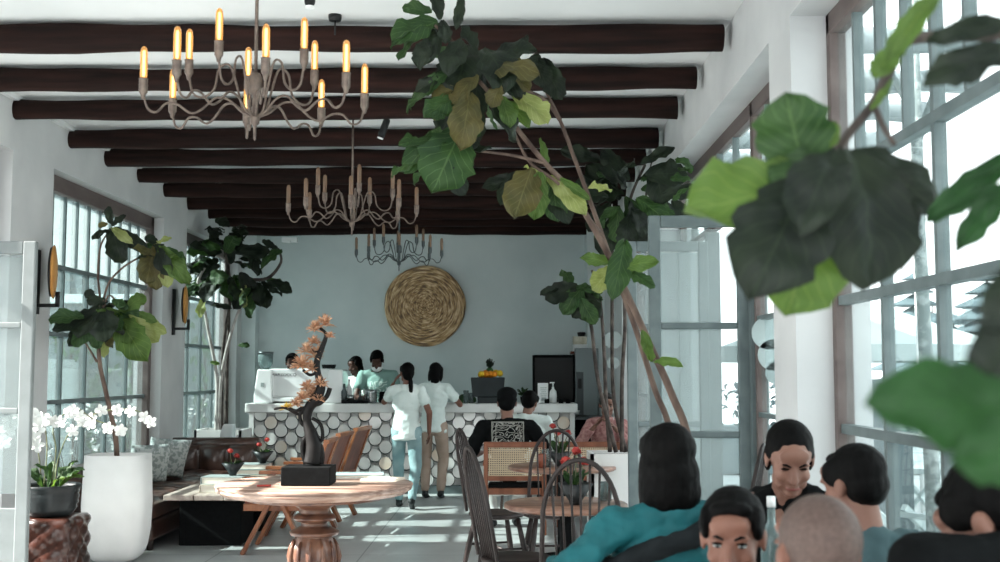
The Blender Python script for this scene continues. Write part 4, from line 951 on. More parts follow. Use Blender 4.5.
# right big fig (in front of the glass door)
base = at(680, 430, 6.0); org = Vector((base.x + .06, 6.0, 0))
t = thing('fiddle_leaf_fig', 'leaning fiddle leaf fig with bare trunks and leafy top under the beams', 'tree', org)
MB().lathe([(0, 0), (.17, 0), (.2, .03), (.24, .5), (.22, .5), (.2, .44), (0, .44)], 28).build('pot', M['whitematte'], t)
branch(t, [(700, 590, 6.0), (690, 450, 6.0), (672, 395, 6), (650, 345, 6), (632, 305, 5.95), (612, 262, 5.9), (590, 222, 5.85), (570, 190, 5.8), (545, 163, 5.7), (522, 135, 5.65), (500, 105, 5.6), (478, 80, 5.5)], .022, .010, M['trunk'], org, 'trunk')
branch(t, [(692, 590, 6.05), (672, 440, 6.15), (655, 390, 6.2), (636, 330, 6.2), (618, 280, 6.2), (602, 235, 6.2), (588, 195, 6.15), (575, 160, 6.1), (562, 125, 6.0), (548, 95, 5.9), (535, 65, 5.8)], .018, .008, M['trunk'], org, 'trunk')
branch(t, [(560, 120, 6.0), (545, 100, 5.9), (520, 88, 5.7), (500, 80, 5.6)], .012, .008, M['trunk'], org)
branch(t, [(545, 163, 5.7), (510, 155, 5.6), (470, 150, 5.5)], .009, .006, M['trunk'], org)
branch(t, [(478, 80, 5.5), (455, 45, 5.4), (435, 25, 5.35)], .012, .007, M['trunk'], org)
branch(t, [(478, 80, 5.5), (462, 90, 5.4), (450, 120, 5.35)], .008, .005, M['trunk'], org)
branch(t, [(600, 232, 5.9), (560, 185, 5.75), (528, 160, 5.7), (510, 120, 5.65)], .01, .006, M['trunk'], org)
S = [(438, 22, 392, 42, 5.4, -.1, 1, .75), (436, 28, 428, 62, 5.4, -.1, 0, .5), (432, 12, 402, 8, 5.4, 0, 1, .6), (440, 20, 434, -8, 5.4, 0, 0, .6), (442, 20, 446, 44, 5.35, 0, 0, .7), (462, -6, 456, 30, 5.3, 0, 0, .35),
     (470, 45, 455, 95, 5.5, -.1, 0, .9), (485, 48, 505, 92, 5.5, -.1, 0, .85), (462, 40, 448, 75, 5.4, -.1, 0, .7), (480, 70, 472, 118, 5.5, .1, 0, .75), (500, 60, 520, 100, 5.55, 0, 0, .8), (448, 75, 415, 92, 5.4, 0, 0, .55), (452, 70, 424, 96, 5.4, 0, 1, .55),
     (458, 95, 424, 118, 5.4, -.1, 1, .6), (455, 88, 432, 98, 5.4, 0, 3, .7), (470, 92, 460, 150, 5.35, -.1, 3, .6), (500, 85, 492, 108, 5.4, 0, 3, .9), (478, 75, 452, 105, 5.35, 0, 3, .8), (445, 118, 430, 116, 5.3, 0, 1, .9),
     (462, 128, 432, 193, 5.4, -.1, 1, .85), (445, 135, 404, 172, 5.4, -.1, 1, .6), (450, 130, 468, 172, 5.4, 0, 1, .75), (452, 132, 480, 150, 5.45, 0, 0, .6), (470, 140, 452, 188, 5.45, 0, 1, .6),
     (512, 92, 548, 124, 5.6, -.1, 4, .6), (505, 100, 530, 128, 5.6, 0, 2, .5), (500, 95, 510, 128, 5.5, 0, 2, .7), (535, 60, 548, 88, 5.8, 0, 0, .8), (540, 55, 520, 80, 5.8, 0, 0, .7), (542, 58, 562, 100, 5.8, 0, 0, .6), (528, 35, 520, 50, 5.8, 0, 0, .6),
     (540, 138, 548, 166, 5.9, 0, 2, .35), (532, 168, 514, 218, 5.7, -.1, 3, .75), (540, 172, 534, 220, 5.7, 0, 2, .6), (552, 178, 558, 222, 5.8, 0, 1, .7), (548, 176, 586, 216, 5.8, -.1, 4, .45), (560, 178, 590, 200, 5.7, 0, 2, .3),
     (520, 178, 482, 188, 5.75, 0, 0, .5), (516, 172, 500, 205, 5.75, 0, 0, .5), (610, 262, 580, 258, 5.9, -.1, 2, .45), (612, 268, 592, 290, 5.9, -.1, 4, .7), (625, 240, 612, 300, 5.85, -.1, 1, .45), (622, 268, 660, 262, 5.8, -.1, 2, .5), (630, 280, 605, 282, 5.85, -.1, 1, .6), (627, 272, 655, 288, 5.8, -.1, 1, .45),
     (652, 362, 642, 330, 5.9, -.1, 2, .35), (653, 362, 683, 366, 5.9, -.1, 2, .4), (612, 190, 588, 188, 6.1, -.1, 4, .4)]
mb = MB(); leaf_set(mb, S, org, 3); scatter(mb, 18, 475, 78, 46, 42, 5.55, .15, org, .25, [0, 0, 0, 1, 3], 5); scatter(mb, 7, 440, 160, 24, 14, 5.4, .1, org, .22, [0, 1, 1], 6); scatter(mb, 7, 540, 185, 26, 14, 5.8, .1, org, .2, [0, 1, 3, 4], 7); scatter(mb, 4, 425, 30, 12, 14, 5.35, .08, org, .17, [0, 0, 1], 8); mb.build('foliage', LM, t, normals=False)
# second right plant in a white planter
p = at(618, 452, 9.45); org = Vector((p.x, 9.6, 0))
t = sqplanter(org, .46, .84, 'square white planter holding a thin-trunked dark fig near the right doors')
t = thing('potted_fig', 'dark-leaved fig with several thin speckled trunks rising from the square white planter', 'tree', Vector((org.x, org.y, .8)), 0); org = Vector(t.location)
for pts in ([(610, 452, 9.6), (606, 400, 9.6), (604, 350, 9.6), (600, 300, 9.6), (592, 270, 9.6)], [(622, 452, 9.6), (622, 380, 9.65), (625, 320, 9.6), (622, 250, 9.6), (630, 200, 9.5), (645, 165, 9.4)], [(616, 452, 9.55), (598, 380, 9.5), (590, 320, 9.5), (575, 290, 9.5)], [(626, 452, 9.65), (614, 400, 9.7), (612, 330, 9.7), (612, 230, 9.6), (605, 180, 9.5)]):
    branch(t, pts, .019, .011, M['darktrunk'], org, 'trunk')
branch(t, [(645, 205, 9.4), (648, 180, 9.4), (652, 160, 9.3)], .01, .006, M['darktrunk'], org)
S = [(645, 175, 688, 175, 8.7, 0, 0, .8), (640, 165, 675, 148, 8.7, 0, 0, .4), (630, 180, 600, 150, 9.4, 0, 0, .6), (620, 200, 585, 165, 9.5, 0, 0, .6), (628, 205, 650, 240, 9.4, 0, 0, .9), (620, 215, 600, 255, 9.5, 0, 0, .7), (640, 200, 672, 215, 9.4, 0, 0, .6), (610, 180, 570, 195, 9.5, 0, 0, .6), (655, 165, 663, 205, 8.8, 0, 0, .8),
     (600, 160, 560, 150, 9.5, 0, 0, .5), (632, 215, 640, 250, 9.4, 0, 0, .9), (672, 200, 690, 225, 8.6, 0, 0, .6), (662, 195, 700, 190, 8.4, 0, 0, .5), (585, 285, 563, 315, 9.5, 0, 1, .7), (578, 285, 545, 300, 9.5, 0, 0, .7), (590, 300, 572, 318, 9.5, 0, 0, .6), (580, 290, 600, 318, 9.5, 0, 0, .6), (560, 288, 540, 295, 9.5, 0, 0, .6)]
mb = MB(); leaf_set(mb, S, org, 9); scatter(mb, 26, 625, 195, 42, 34, 9.2, .25, org, .3, [0, 0, 0, 0, 1], 8); scatter(mb, 8, 696, 182, 12, 22, 7.7, .1, org, .14, [0, 1], 18); scatter(mb, 7, 575, 292, 18, 14, 9.5, .2, org, .22, [0, 1], 21); mb.build('foliage', LM, t, normals=False)
# left vase plant
VZ = 9.2; p = at(114, 470, VZ); org = Vector((p.x, VZ + .1, 0)); pot_c = org.copy()
top_z = at(114, 457, VZ - .2).z
t = thing('tall_white_planter', 'tall tapered white planter with a rounded foot beside the leather sofa', 'planter', org)
mb = MB(); rg = []
prof = [(0.1, .0), (.16, .012), (.2, .05), (.228, .12), (.248, .25), (.256, .45), (.242, top_z), (.225, top_z), (.225, top_z - .06)]
for r, z in prof:
    ring = []
    for j in range(40):
        a = 2 * PI * j / 40; sq = (abs(math.cos(a)) ** 4 + abs(math.sin(a)) ** 4) ** -.25
        tx = r * (1 if z > .3 else 1); ring.append(Vector((tx * sq * math.cos(a) * .99, r * sq * math.sin(a) * .85, z)))
    rg.append(ring)
mb.rings(rg); mb.build('vessel', M['whitematte'], t, smooth=True); MB().lathe([(0, top_z - .07), (.19, top_z - .07), (.19, top_z - .05), (0, top_z - .05)], 24).build('soil', M['soil'], t)
org = Vector((org.x, org.y, top_z - .05)); t = thing('fiddle_leaf_fig', 'single-trunk fiddle leaf fig growing from the tall white planter by the left window', 'tree', org)
branch(t, [(117, 470, VZ + .1), (116, 440, VZ), (110, 410, VZ), (105, 388, VZ), (100, 365, VZ), (98, 338, VZ)], .022, .015, M['trunk'], org, 'trunk')
branch(t, [(97, 362, VZ), (90, 350, VZ), (82, 338, VZ)], .01, .006, M['trunk'], org); branch(t, [(98, 338, VZ), (100, 300, VZ), (98, 275, VZ), (101, 245, VZ), (112, 228, VZ)], .011, .006, M['trunk'], org)
branch(t, [(98, 335, VZ), (106, 290, VZ), (120, 270, VZ), (142, 256, VZ), (158, 250, VZ)], .01, .006, M['trunk'], org); branch(t, [(98, 338, VZ), (108, 296, VZ), (122, 310, VZ)], .009, .006, M['trunk'], org)
S = [(112, 228, 122, 264, 9.2, -.1, 0, .62), (110, 230, 92, 240, 9.2, -.1, 0, .6), (112, 226, 126, 215, 9.2, 0, 0, .5), (114, 228, 149, 252, 9.2, 0, 0, .4), (112, 228, 133, 244, 9.1, -.1, 4, .35), (108, 224, 98, 226, 9.2, 0, 3, .8), (112, 225, 108, 206, 9.2, 0, 0, .6),
     (96, 312, 52, 330, 9.2, -.1, 0, .55), (100, 305, 78, 338, 9.2, -.2, 0, .8), (104, 308, 105, 342, 9.1, -.2, 0, .75), (95, 300, 86, 290, 9.2, 0, 0, .9), (108, 302, 86, 300, 9.2, 0, 0, .6), (90, 330, 94, 346, 9.2, 0, 0, .6), (104, 315, 122, 330, 9.1, -.1, 1, .7),
     (115, 312, 148, 362, 9.2, -.1, 2, .6), (118, 315, 156, 340, 9.2, 0, 4, .5), (122, 306, 140, 320, 9.2, 0, 1, .8), (126, 310, 146, 296, 9.2, 0, 2, .9), (138, 312, 157, 322, 9.2, 0, 2, .5), (105, 322, 112, 348, 9.2, 0, 3, .6), (108, 330, 104, 358, 9.3, 0, 4, .5), (118, 318, 132, 345, 9.2, -.1, 2, .55), (112, 300, 125, 306, 9.1, 0, 1, .9),
     (155, 245, 146, 284, 9.2, -.1, 3, .65), (158, 248, 172, 276, 9.1, -.1, 0, .55), (160, 246, 190, 285, 9.1, -.1, 2, .4), (158, 244, 145, 236, 9.2, 0, 0, .8), (156, 248, 156, 290, 9.2, 0, 3, .6), (162, 250, 168, 288, 9.2, 0, 4, .5), (156, 244, 172, 238, 9.2, 0, 4, .5), (155, 246, 141, 262, 9.2, 0, 1, .7), (162, 248, 186, 262, 9.2, 0, 1, .5)]
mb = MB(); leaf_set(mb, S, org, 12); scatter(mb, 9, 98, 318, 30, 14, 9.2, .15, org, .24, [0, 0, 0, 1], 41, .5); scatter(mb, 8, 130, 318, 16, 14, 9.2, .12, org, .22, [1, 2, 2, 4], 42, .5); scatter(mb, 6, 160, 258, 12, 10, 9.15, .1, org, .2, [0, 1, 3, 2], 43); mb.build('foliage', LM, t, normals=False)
# far-left plant behind sofa
p = at(222, 430, 13.9); org = Vector((p.x - .02, 14.05, 0)); PH = at(222, 430, 13.8).z
sqplanter(org, .56, PH, 'square white planter behind the sofa end, left of the bar')
org = Vector((org.x, org.y, PH - .05)); t = thing('fiddle_leaf_fig', 'tall dark fiddle leaf fig with several trunks between the left window and the bar', 'tree', org)
for pts, m in (([(216, 438, 14), (217, 380, 14), (208, 330, 14), (203, 300, 14), (200, 280, 14)], 'paletrunk'), ([(219, 438, 14), (221, 380, 14), (232, 330, 14), (243, 300, 14), (247, 282, 14)], 'paletrunk'), ([(226, 438, 14.1), (227, 370, 14.1), (229, 310, 14.1), (226, 250, 14.1)], 'darktrunk'), ([(221, 438, 14.15), (223, 350, 14.2), (231, 290, 14.1), (222, 240, 14)], 'darktrunk'), ([(248, 280, 14), (268, 278, 14), (281, 262, 14), (278, 248, 14)], 'darktrunk'), ([(203, 300, 14), (198, 282, 14), (205, 268, 14)], 'paletrunk')):
    branch(t, pts, .026, .012, M[m], org, 'trunk' if pts[0][1] == 438 else 'branch')
S = [(246, 285, 244, 308, 13.9, 0, 4, .7), (205, 298, 200, 318, 13.9, 0, 4, .6), (238, 345, 250, 346, 13.9, 0, 1, .6), (210, 362, 220, 364, 13.9, 0, 2, .5), (278, 250, 262, 240, 14, 0, 0, .5), (210, 305, 232, 308, 13.9, 0, 0, .35)]
mb = MB(); leaf_set(mb, S, org, 14); scatter(mb, 34, 227, 262, 36, 30, 14, .25, org, .33, [0, 0, 0, 1], 15); scatter(mb, 16, 258, 280, 20, 20, 13.9, .2, org, .32, [0, 0, 0, 1], 16); scatter(mb, 8, 228, 235, 10, 14, 14, .2, org, .3, [0], 17); scatter(mb, 8, 205, 280, 14, 18, 13.9, .2, org, .32, [0, 0, 1], 19); mb.build('foliage', LM, t, normals=False)
# foreground plant
org = Vector((1.12, 1.15, 0)); t = thing('fiddle_leaf_fig', 'large out-of-focus fiddle leaf fig reaching in from the right, close to the camera', 'tree', org)
MB().lathe([(0, 0), (.13, 0), (.15, .03), (.19, .42), (.17, .42), (.15, .36), (0, .36)], 26).build('pot', M['whitematte'], t)
MB().tube(smooth_path([(0, 0, .34), (.02, .02, .8), (.0, .05, 1.2), (.03, .15, 1.7), (.0, .35, 2.02), (-.05, .55, 2.12)], 5), [.025] * 10 + [.02] * 10 + [.014] * 6, 10).build('trunk', M['trunk'], t)
branch(t, [(1085, 10, 1.72), (1010, 32, 1.75), (950, 36, 1.8), (905, 42, 1.9), (890, 70, 1.9), (872, 105, 1.9), (850, 132, 1.9), (838, 150, 1.9)], .012, .007, M['darktrunk'], org)
branch(t, [(873, 104, 1.9), (885, 130, 1.9), (895, 145, 1.9)], .006, .004, M['darktrunk'], org)
FG = [(808, 182, 786, 92, 1.9, -.05, 1, .98), (806, 165, 835, 122, 1.88, 0, 2, .7), (822, 192, 684, 210, 1.9, -.05, 2, .68), (806, 180, 750, 300, 1.85, -.06, 0, .78), (815, 215, 786, 316, 1.9, -.02, 2, .95), (838, 150, 800, 235, 1.82, -.08, 0, .6), (850, 148, 868, 288, 1.88, -.05, 0, .8), (858, 150, 938, 212, 1.9, 0, 0, .62), (866, 160, 902, 270, 1.9, -.03, 0, .62),
      (830, 150, 770, 190, 1.86, 0, 1, .8), (815, 152, 842, 190, 1.86, 0, 1, .8), (1015, 150, 925, 222, 1.7, 0, 5, .3), (1020, 175, 956, 252, 1.65, 0, 5, .35), (940, -12, 885, 62, 1.7, 0, 2, .32), (905, 40, 872, 78, 1.75, 0, 2, .6), (893, 78, 870, 110, 1.85, 0, 2, .25), (1012, 50, 924, 82, 1.6, 0, 0, .5), (1020, 20, 925, 42, 1.6, 0, 0, .3)]
rnd = random.Random(31)
for i, s in enumerate(FG):
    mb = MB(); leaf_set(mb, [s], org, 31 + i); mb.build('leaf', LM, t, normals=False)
branch(t, [(1200, 470, .98), (1090, 420, .95), (1010, 408, .94)], .006, .004, M['darktrunk'], org)
for i, s in enumerate([(1060, 420, 866, 402, .94, -.02, 5, .55, (.1, -1, .3)), (1080, 440, 950, 462, .9, 0, 5, .6, (0, -1, .2)), (1045, 290, 972, 385, .95, 0, 0, .6, (0, -1, .2)), (1060, 240, 985, 330, .93, 0, 0, .6, (0, -1, .2)), (1040, 380, 968, 362, 1.0, 0, 1, .5, (0, -.6, .8))]):
    mb = MB(); leaf_set(mb, [s], org, 71 + i); mb.build('leaf', LM, t, normals=False)
# ---------------------------------------------------------------- orchids in dark pot on the ottoman
pt = Vector((OT.x, OT.y, OH)); 
t = thing('orchid_pot', 'wide ribbed dark pot of white orchids standing on the tufted ottoman', 'potted plant', pt)
MB().lathe([(0, 0), (.14, 0), (.16, .02), (.185, .06), (.18, .075), (.195, .1), (.19, .115), (.2, .14), (.195, .155), (.2, .19), (.215, .215), (.205, .225), (.185, .21), (.17, .17), (0, .17)], 36).build('pot', M['pot'], t)
MB().lathe([(0, .165), (.17, .165), (.17, .175), (0, .175)], 20).build('soil', M['soil'], t)
mb = MB(); rnd = random.Random(3)
for k in range(11):
    a = k * .9; mb.mi = 0 if k % 3 else 1
    mb.leaf((.05 * math.cos(a), .05 * math.sin(a), .17), (.24 * math.cos(a), .16 * math.sin(a), .28 + .05 * (k % 3)), (0, -.3, 1), wr=.36, seed=k, droop=.7, cup=.4)
mb.build('leaves', [M['leafmid'], M['leafbright']], t, normals=False)
def relo(px, py, Y=None): return at(px, py, Y or OT.y) - pt
stems = [[(44, 485), (47, 450), (44, 425), (34, 413), (15, 418), (4, 440)], [(52, 485), (56, 450), (53, 430), (60, 418), (75, 408), (95, 420), (120, 428)], [(55, 486), (58, 460), (68, 435), (80, 424), (100, 412), (135, 410), (150, 424)], [(42, 486), (38, 450), (30, 425), (22, 408)]]
def orchid(mb, c, s, seed):
    rnd = random.Random(seed); rot = rnd.uniform(-.4, .4); tl = rnd.uniform(-.5, .5)
    for k in range(5):
        a = rot + 2 * PI * k / 5 + PI / 2; d = Vector((math.cos(a), tl * .5 * math.cos(a), math.sin(a))); mb.leaf(c, c + d * s, (tl, -1, .2), wr=1.0 if k % 2 else .75, nu=4, nv=2, seed=seed, cup=.25, droop=.2, wav=.02)
for si, st in enumerate(stems):
    path = smooth_path([relo(x, y, OT.y - .05 + .04 * si) for x, y in st], 6)
    stem = MB().tube(path, [.0045] * len(path), 6).build('flower_stem', M['stem'], t)
    mb = MB(); n = len(path); k = int(n * .42); j = 0
    while k < n:
        c = path[k] + Vector((random.Random(k + si).uniform(-.03, .03), -.015, random.Random(k * 3 + si).uniform(-.03, .02))); orchid(mb, c, .05 + .014 * (si in (0, 3)), k + 40 * si); k += 2 if si in (0, 3) else 3
    mb.build('blossoms', M['petalwhite'], stem, normals=False)
# ---------------------------------------------------------------- outside left
def ground(name, x0, x1, y0, y1, z, m):
    mb = MB(); mb.box(((x0 + x1) / 2, (y0 + y1) / 2, z - .05), (x1 - x0, y1 - y0, .1)); return struct(name, mb, m)
ground('floor_outside_left', -14, XL - .3, -3, 30, -.02, M['deck']); ground('floor_outside_right', XR + .35, 60, -3, 90, -.02, M['deck'])
mb = MB(); mb.box((-7.2, 12, .85), (.25, 30, 1.7)); struct('wall_outside_left', mb, M['outwall'])
t = thing('garden_building', 'tall pale neighbouring building with fluted upper cladding, seen through the left windows', 'building', (-10.4, 19.0, 0))
MB().box((0, .6, 3.2), (12, 1.2, 6.4)).build('walls', M['outgrey'], t)
mb = MB()
for k in range(60): mb.box((-5.9 + k * .2, -.03, 4.55), (.09, .06, 3.6))
mb.build('fluted_cladding', M['outgrey'], t); MB().box((0, -.15, 2.7), (12, .3, .14)).build('ledge', M['outwall'], t)
mb = MB()
for k in range(4): mb.box((-4.4 + k * 2.8, -.02, 1.95), (1.7, .05, .9))
mb.build('windows', M['outmetal'], t)
t = thing('wall_creeper', 'thin dark creeper climbing the pale neighbouring building outside the left windows', 'climber', (-6.1, 18.9, 0))
mb = MB(); rnd = random.Random(9)
for k in range(420):
    c = rnd.choice([-1.1, -.65, -.1, .5, 1.1]); z = rnd.uniform(.2, 2.5); w_ = .05 + .1 * max(0, z - 1.2); b = Vector((c + rnd.gauss(0, w_), rnd.uniform(-.12, .0), z)); mb.leaf(b, b + Vector((rnd.uniform(-.08, .08), rnd.uniform(-.06, 0), -.12)), (.3, -1, .3), wr=.6, nu=3, nv=1, seed=k)
mb.build('foliage', M['greenfruit'], t, normals=False); mb = MB()
for c in (-1.1, -.65, -.1, .5, 1.1): mb.tube([(c, -.03, 0), (c + .05, -.03, 1.2), (c, -.03, 2.5)], .02, 6)
mb.build('stems', M['darktrunk'], t)
for k, (x, y) in enumerate(((-5.2, 13.8), (-5.1, 15.7), (-4.9, 17.6))):
    t = thing('white_garden_shrub', ['white-blossomed shrub outside the left window behind the orchids', 'white-blossomed shrub outside the left window behind the sofa cushions', 'white-blossomed shrub outside the second left window'][k], 'shrub', (x, y, 0), k, 'flowering shrubs outside the left windows')
    mb = MB(); rnd = random.Random(k); mt = MB()
    for j in range(150):
        a = rnd.uniform(0, 6.28); e = rnd.uniform(.0, 1.5); r = rnd.uniform(.25, .5); c = Vector((r * math.cos(a) * math.cos(e), 1.3 * r * math.sin(a) * math.cos(e), .55 + .62 * r * 2 * math.sin(e))); d = Vector((rnd.gauss(0, 1), rnd.gauss(0, 1), rnd.gauss(0, 1))).normalized()
        mb.mi = 0 if rnd.random() < .6 else 1; mb.leaf(c, c + d * .07, Vector((rnd.gauss(0, 1), rnd.gauss(0, 1), 1)), wr=.8, nu=3, nv=1, seed=j)
        if j % 9 == 0: mt.tube([(0, 0, 0), tuple(c * .5), tuple(c)], .006, 5)
    mb.build('blossoms_and_leaves', [M['petalwhite'], M['conifer']], t, normals=False); mt.build('stems', M['darktrunk'], t)
def plastic_chair(loc, rz, label):
    t = thing('white_garden_chair', label, 'chair', loc, rz)
    mb = MB(); n = 10; rg = []
    prof = [(.22, .42), (.1, .415), (-.1, .42), (-.19, .46), (-.23, .6), (-.25, .78), (-.27, .9)]
    for i, (y, z) in enumerate(prof):
        wv = .23 if i < 4 else .22 - .03 * (i - 3); rg.append([Vector((x * wv, y - .05 * x * x * (1 if i > 3 else 0) * -1, z + .05 * x * x * (1 if i < 4 else 0))) for x in [-1 + 2 * k / n for k in range(n + 1)]])
    v = [[mb.bm.verts.new(p) for p in r] for r in rg]
    for i in range(len(v) - 1):
        for k in range(n): mb.face([v[i][k], v[i][k + 1], v[i + 1][k + 1], v[i + 1][k]], True)
    o = mb.build('shell', M['whitegloss'], t); s_ = o.modifiers.new('s', 'SOLIDIFY'); s_.thickness = .012; o.modifiers.new('b', 'SUBSURF').levels = 1
    for sx in (-1, 1):
        for sy in (-1, 1): MB().tube([(sx * .14, sy * .13, .42), (sx * .22, sy * .22, 0)], .012, 8).build('leg', M['white'], t)
    return t
q = at(192, 435, 13.3); wcx = plastic_chair((q.x + .25, 13.28, 0), 2.4, 'white moulded chair with curved back beside the far-left square planter')
# ---------------------------------------------------------------- outside right
t = thing('patio_parasol', 'huge pale canvas parasol over the patio outside the right window', 'parasol', (4.2, 14, 0))
mb = MB(); n = 8; R1 = 1.75; top = 2.42; low = 1.8
rg = [[Vector((r * math.cos(2 * PI * k / n + .3), r * math.sin(2 * PI * k / n + .3), z)) for k in range(n)] for r, z in ((.03, top), (R1 * .5, (top + low) / 2 - .02), (R1, low), (R1, low - .18))]
mb.rings(rg, cap=False, smooth=False); o = mb.build('canopy', M['canvas'], t); o.modifiers.new('s', 'SOLIDIFY').thickness = .01
MB().tube([(0, 0, 0), (0, 0, top + .08)], .035, 12).build('pole', M['outmetal'], t); MB().lathe([(0, 0), (.35, 0), (.35, .06), (.06, .1), (0, .1)], 20).build('base', M['outmetal'], t)
for k in range(8):
    a = 2 * PI * k / n + .3; MB().tube([(.03 * math.cos(a), .03 * math.sin(a), top - .03), (R1 * math.cos(a) * .98, R1 * math.sin(a) * .98, low - .02)], .012, 5).build('rib', M['outmetal'], t)
def conifer(px, pyb, pyt, Y, label, w=.25, tiers=11):
    b = at(px, pyb, Y); tp = at(px, pyt, Y); H = tp.z + .0
    t = thing('conifer', label, 'tree', (b.x, Y, 0), px, 'tiered conifers beyond the patio')
    MB().tube([(0, 0, 0), (0, 0, H * .98)], [H * .02, H * .004], 8).build('trunk', M['darktrunk'], t); mb = MB(); rnd = random.Random(px)
    for k in range(tiers):
        f = k / tiers; z = H * (.18 + .8 * f); r = H * w * (1 - f) ** .6 * rnd.uniform(.8, 1.1) + H * .02
        ph = rnd.uniform(0, 6); mb.lathe([(H * .012, z + r * .35), (r * .45, z + r * .12), (r, z - r * .16), (r * .9, z - r * .2), (H * .012, z - r * .02)], 22, fn=lambda a, z_: 1 + .16 * math.sin(7 * a + ph) + .08 * math.sin(11 * a + ph))
    mb.build('foliage', M['conifer'], t, normals=False)
conifer(917, 370, 262, 30, 'tiered grey-green conifer just right of the big parasol'); conifer(934, 370, 302, 21, 'lower conifer partly behind the bare patio trunk', w=.35, tiers=8); conifer(990, 370, 262, 24, 'tall tiered conifer at the right edge of the view', w=.3, tiers=12); conifer(955, 370, 305, 34, 'small conifer between the two tall ones', w=.4, tiers=7)
t = thing('pagoda_roof_house', 'small distant pavilion with a pointed roof among the conifers', 'building', (at(972, 370, 40).x, 40, 0))
MB().box((0, 0, 1.0), (2.4, 2.4, 2.0)).build('walls', M['outwall'], t); mb = MB(); mb.rings([[Vector((x * r, y * r, z)) for x, y in ((-1, -1), (1, -1), (1, 1), (-1, 1))] for r, z in ((2.1, 2.0), (1.2, 2.5), (.6, 3.1), (.05, 4.0))], smooth=False); mb.build('roof', M['outgrey'], t)
p = at(934, 470, 7.5); t = thing('patio_tree_trunk', 'bare speckled tree trunk standing on the patio outside the right window', 'tree', (p.x, 7.5, 0))
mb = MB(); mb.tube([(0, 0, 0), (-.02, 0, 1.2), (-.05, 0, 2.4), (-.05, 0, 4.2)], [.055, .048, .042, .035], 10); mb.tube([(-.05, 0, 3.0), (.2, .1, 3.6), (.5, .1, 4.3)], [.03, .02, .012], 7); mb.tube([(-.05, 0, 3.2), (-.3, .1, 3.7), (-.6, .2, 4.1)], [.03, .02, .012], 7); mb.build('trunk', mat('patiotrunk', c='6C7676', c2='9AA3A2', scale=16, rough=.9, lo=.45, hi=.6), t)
p = at(917, 300, 12); MB().tube([(0, 0, 0), (0, 0, 4.2)], .025, 8).build('flag_pole', M['white'], loc=(p.x, 12, 0), label='slim white pole standing right of the parasol', cat='pole')
def ftable(px, py, Y, rz, label):
    p = atz(px, py, .72) if Y is None else at(px, py, Y); t = thing('patio_table', label, 'table', (p.x, Y, 0), rz, 'pale tables and benches on the patio')
    MB().box((0, 0, .71), (1.1, .7, .04)).build('tabletop', M['outtable'], t)
    for s in (-1, 1):
        mb = MB(); mb.bar((s * .4, -.3, 0), (s * .4, .3, .69), .05, .03); mb.bar((s * .4, .3, 0), (s * .4, -.3, .69), .05, .03); mb.build('leg', M['outtable'], t)
ftable(895, 440, 10.6, .7, 'pale cross-legged patio table nearest the right window'); ftable(930, 430, 11.6, .2, 'pale cross-legged patio table in the middle of the patio'); ftable(985, 425, 9.4, -.4, 'pale cross-legged patio table at the right edge of the view')
def lounge(px, Y, rz, label):
    p = at(px, 470, Y); t = thing('patio_deck_chair', label, 'chair', (p.x, Y, 0), rz, 'folding deck chairs on the patio')
    mb = MB()
    for s in (-1, 1): mb.bar((s * .28, -.5, .05), (s * .28, .5, 1.0), .04, .05); mb.bar((s * .25, .4, .0), (s * .25, -.35, .55), .04, .05)
    mb.bar((-.28, .5, 1.0), (.28, .5, 1.0), .04); mb.bar((-.28, -.35, .5), (.28, -.35, .5), .04); mb.build('frame', M['outtable'], t)
    mb = MB(); rg = []; mb.box((0, .02, .46), (.5, 1.1, .015), (math.radians(43), 0, 0)); mb.build('sling', M['canvas'], t)
lounge(905, 6.4, 1.2, 'pale folding deck chair tilted close to the right window'); lounge(965, 8.2, -1.0, 'pale folding deck chair right of the patio trunk')
t = thing('patio_hedge', 'low dark hedge planter along the far side of the patio', 'hedge', (7.5, 17.5, 0)); MB().box((0, 0, .35), (9, .6, .7)).build('trough', M['outgrey'], t)
mb = MB(); rnd = random.Random(4)
for k in range(900):
    b = Vector((rnd.uniform(-4.4, 4.4), rnd.uniform(-.3, .3), rnd.uniform(.68, 1.25))); d = Vector((rnd.gauss(0, 1), rnd.gauss(0, 1), rnd.gauss(0, .7))).normalized(); mb.leaf(b, b + d * .16, Vector((rnd.gauss(0, 1), rnd.gauss(0, 1), 1)), wr=.5, nu=3, nv=1, seed=k)
mb.build('foliage', M['conifer'], t, normals=False)
mb = MB(); mb.box((0, 0, .7), (.42, .25, 1.4)); mb.box((0, 0, 1.42), (.48, .3, .05)); mb.build('patio_screen', mat('darkpanel', c='4F5C60', rough=.7), loc=(2.88, 9.0, 0), rz=.0, label='dark grey patio screen beyond the deck chairs outside the right window', cat='screen')
for k, (px, Y) in enumerate(((768, 7.0), (613, 10.9))):
    p = at(px, 335, Y); L = p.z
    for sgn in (0,):
        t = thing('hanging_disc_garland', ['string of pale round discs hanging beside the right pier', 'string of small pale discs hanging behind the thin-trunked fig'][k], 'garland', (p.x, Y, 0))
        mb = MB(); mb.tube([(0, 0, at(px, 420, Y).z), (0, 0, HEAD - .1)], .004, 5); mb.build('string', M['white'], t)
        for q_, (dx, py, r) in enumerate(((0, 333, .1), (.03, 355, .095), (.05, 373, .07)) if k == 0 else ((0, 340, .085), (0, 363, .06))): MB().disc((dx, 0, at(px, py, Y).z), r, .01, 'y', 24).build('disc', M['canvas'], t)
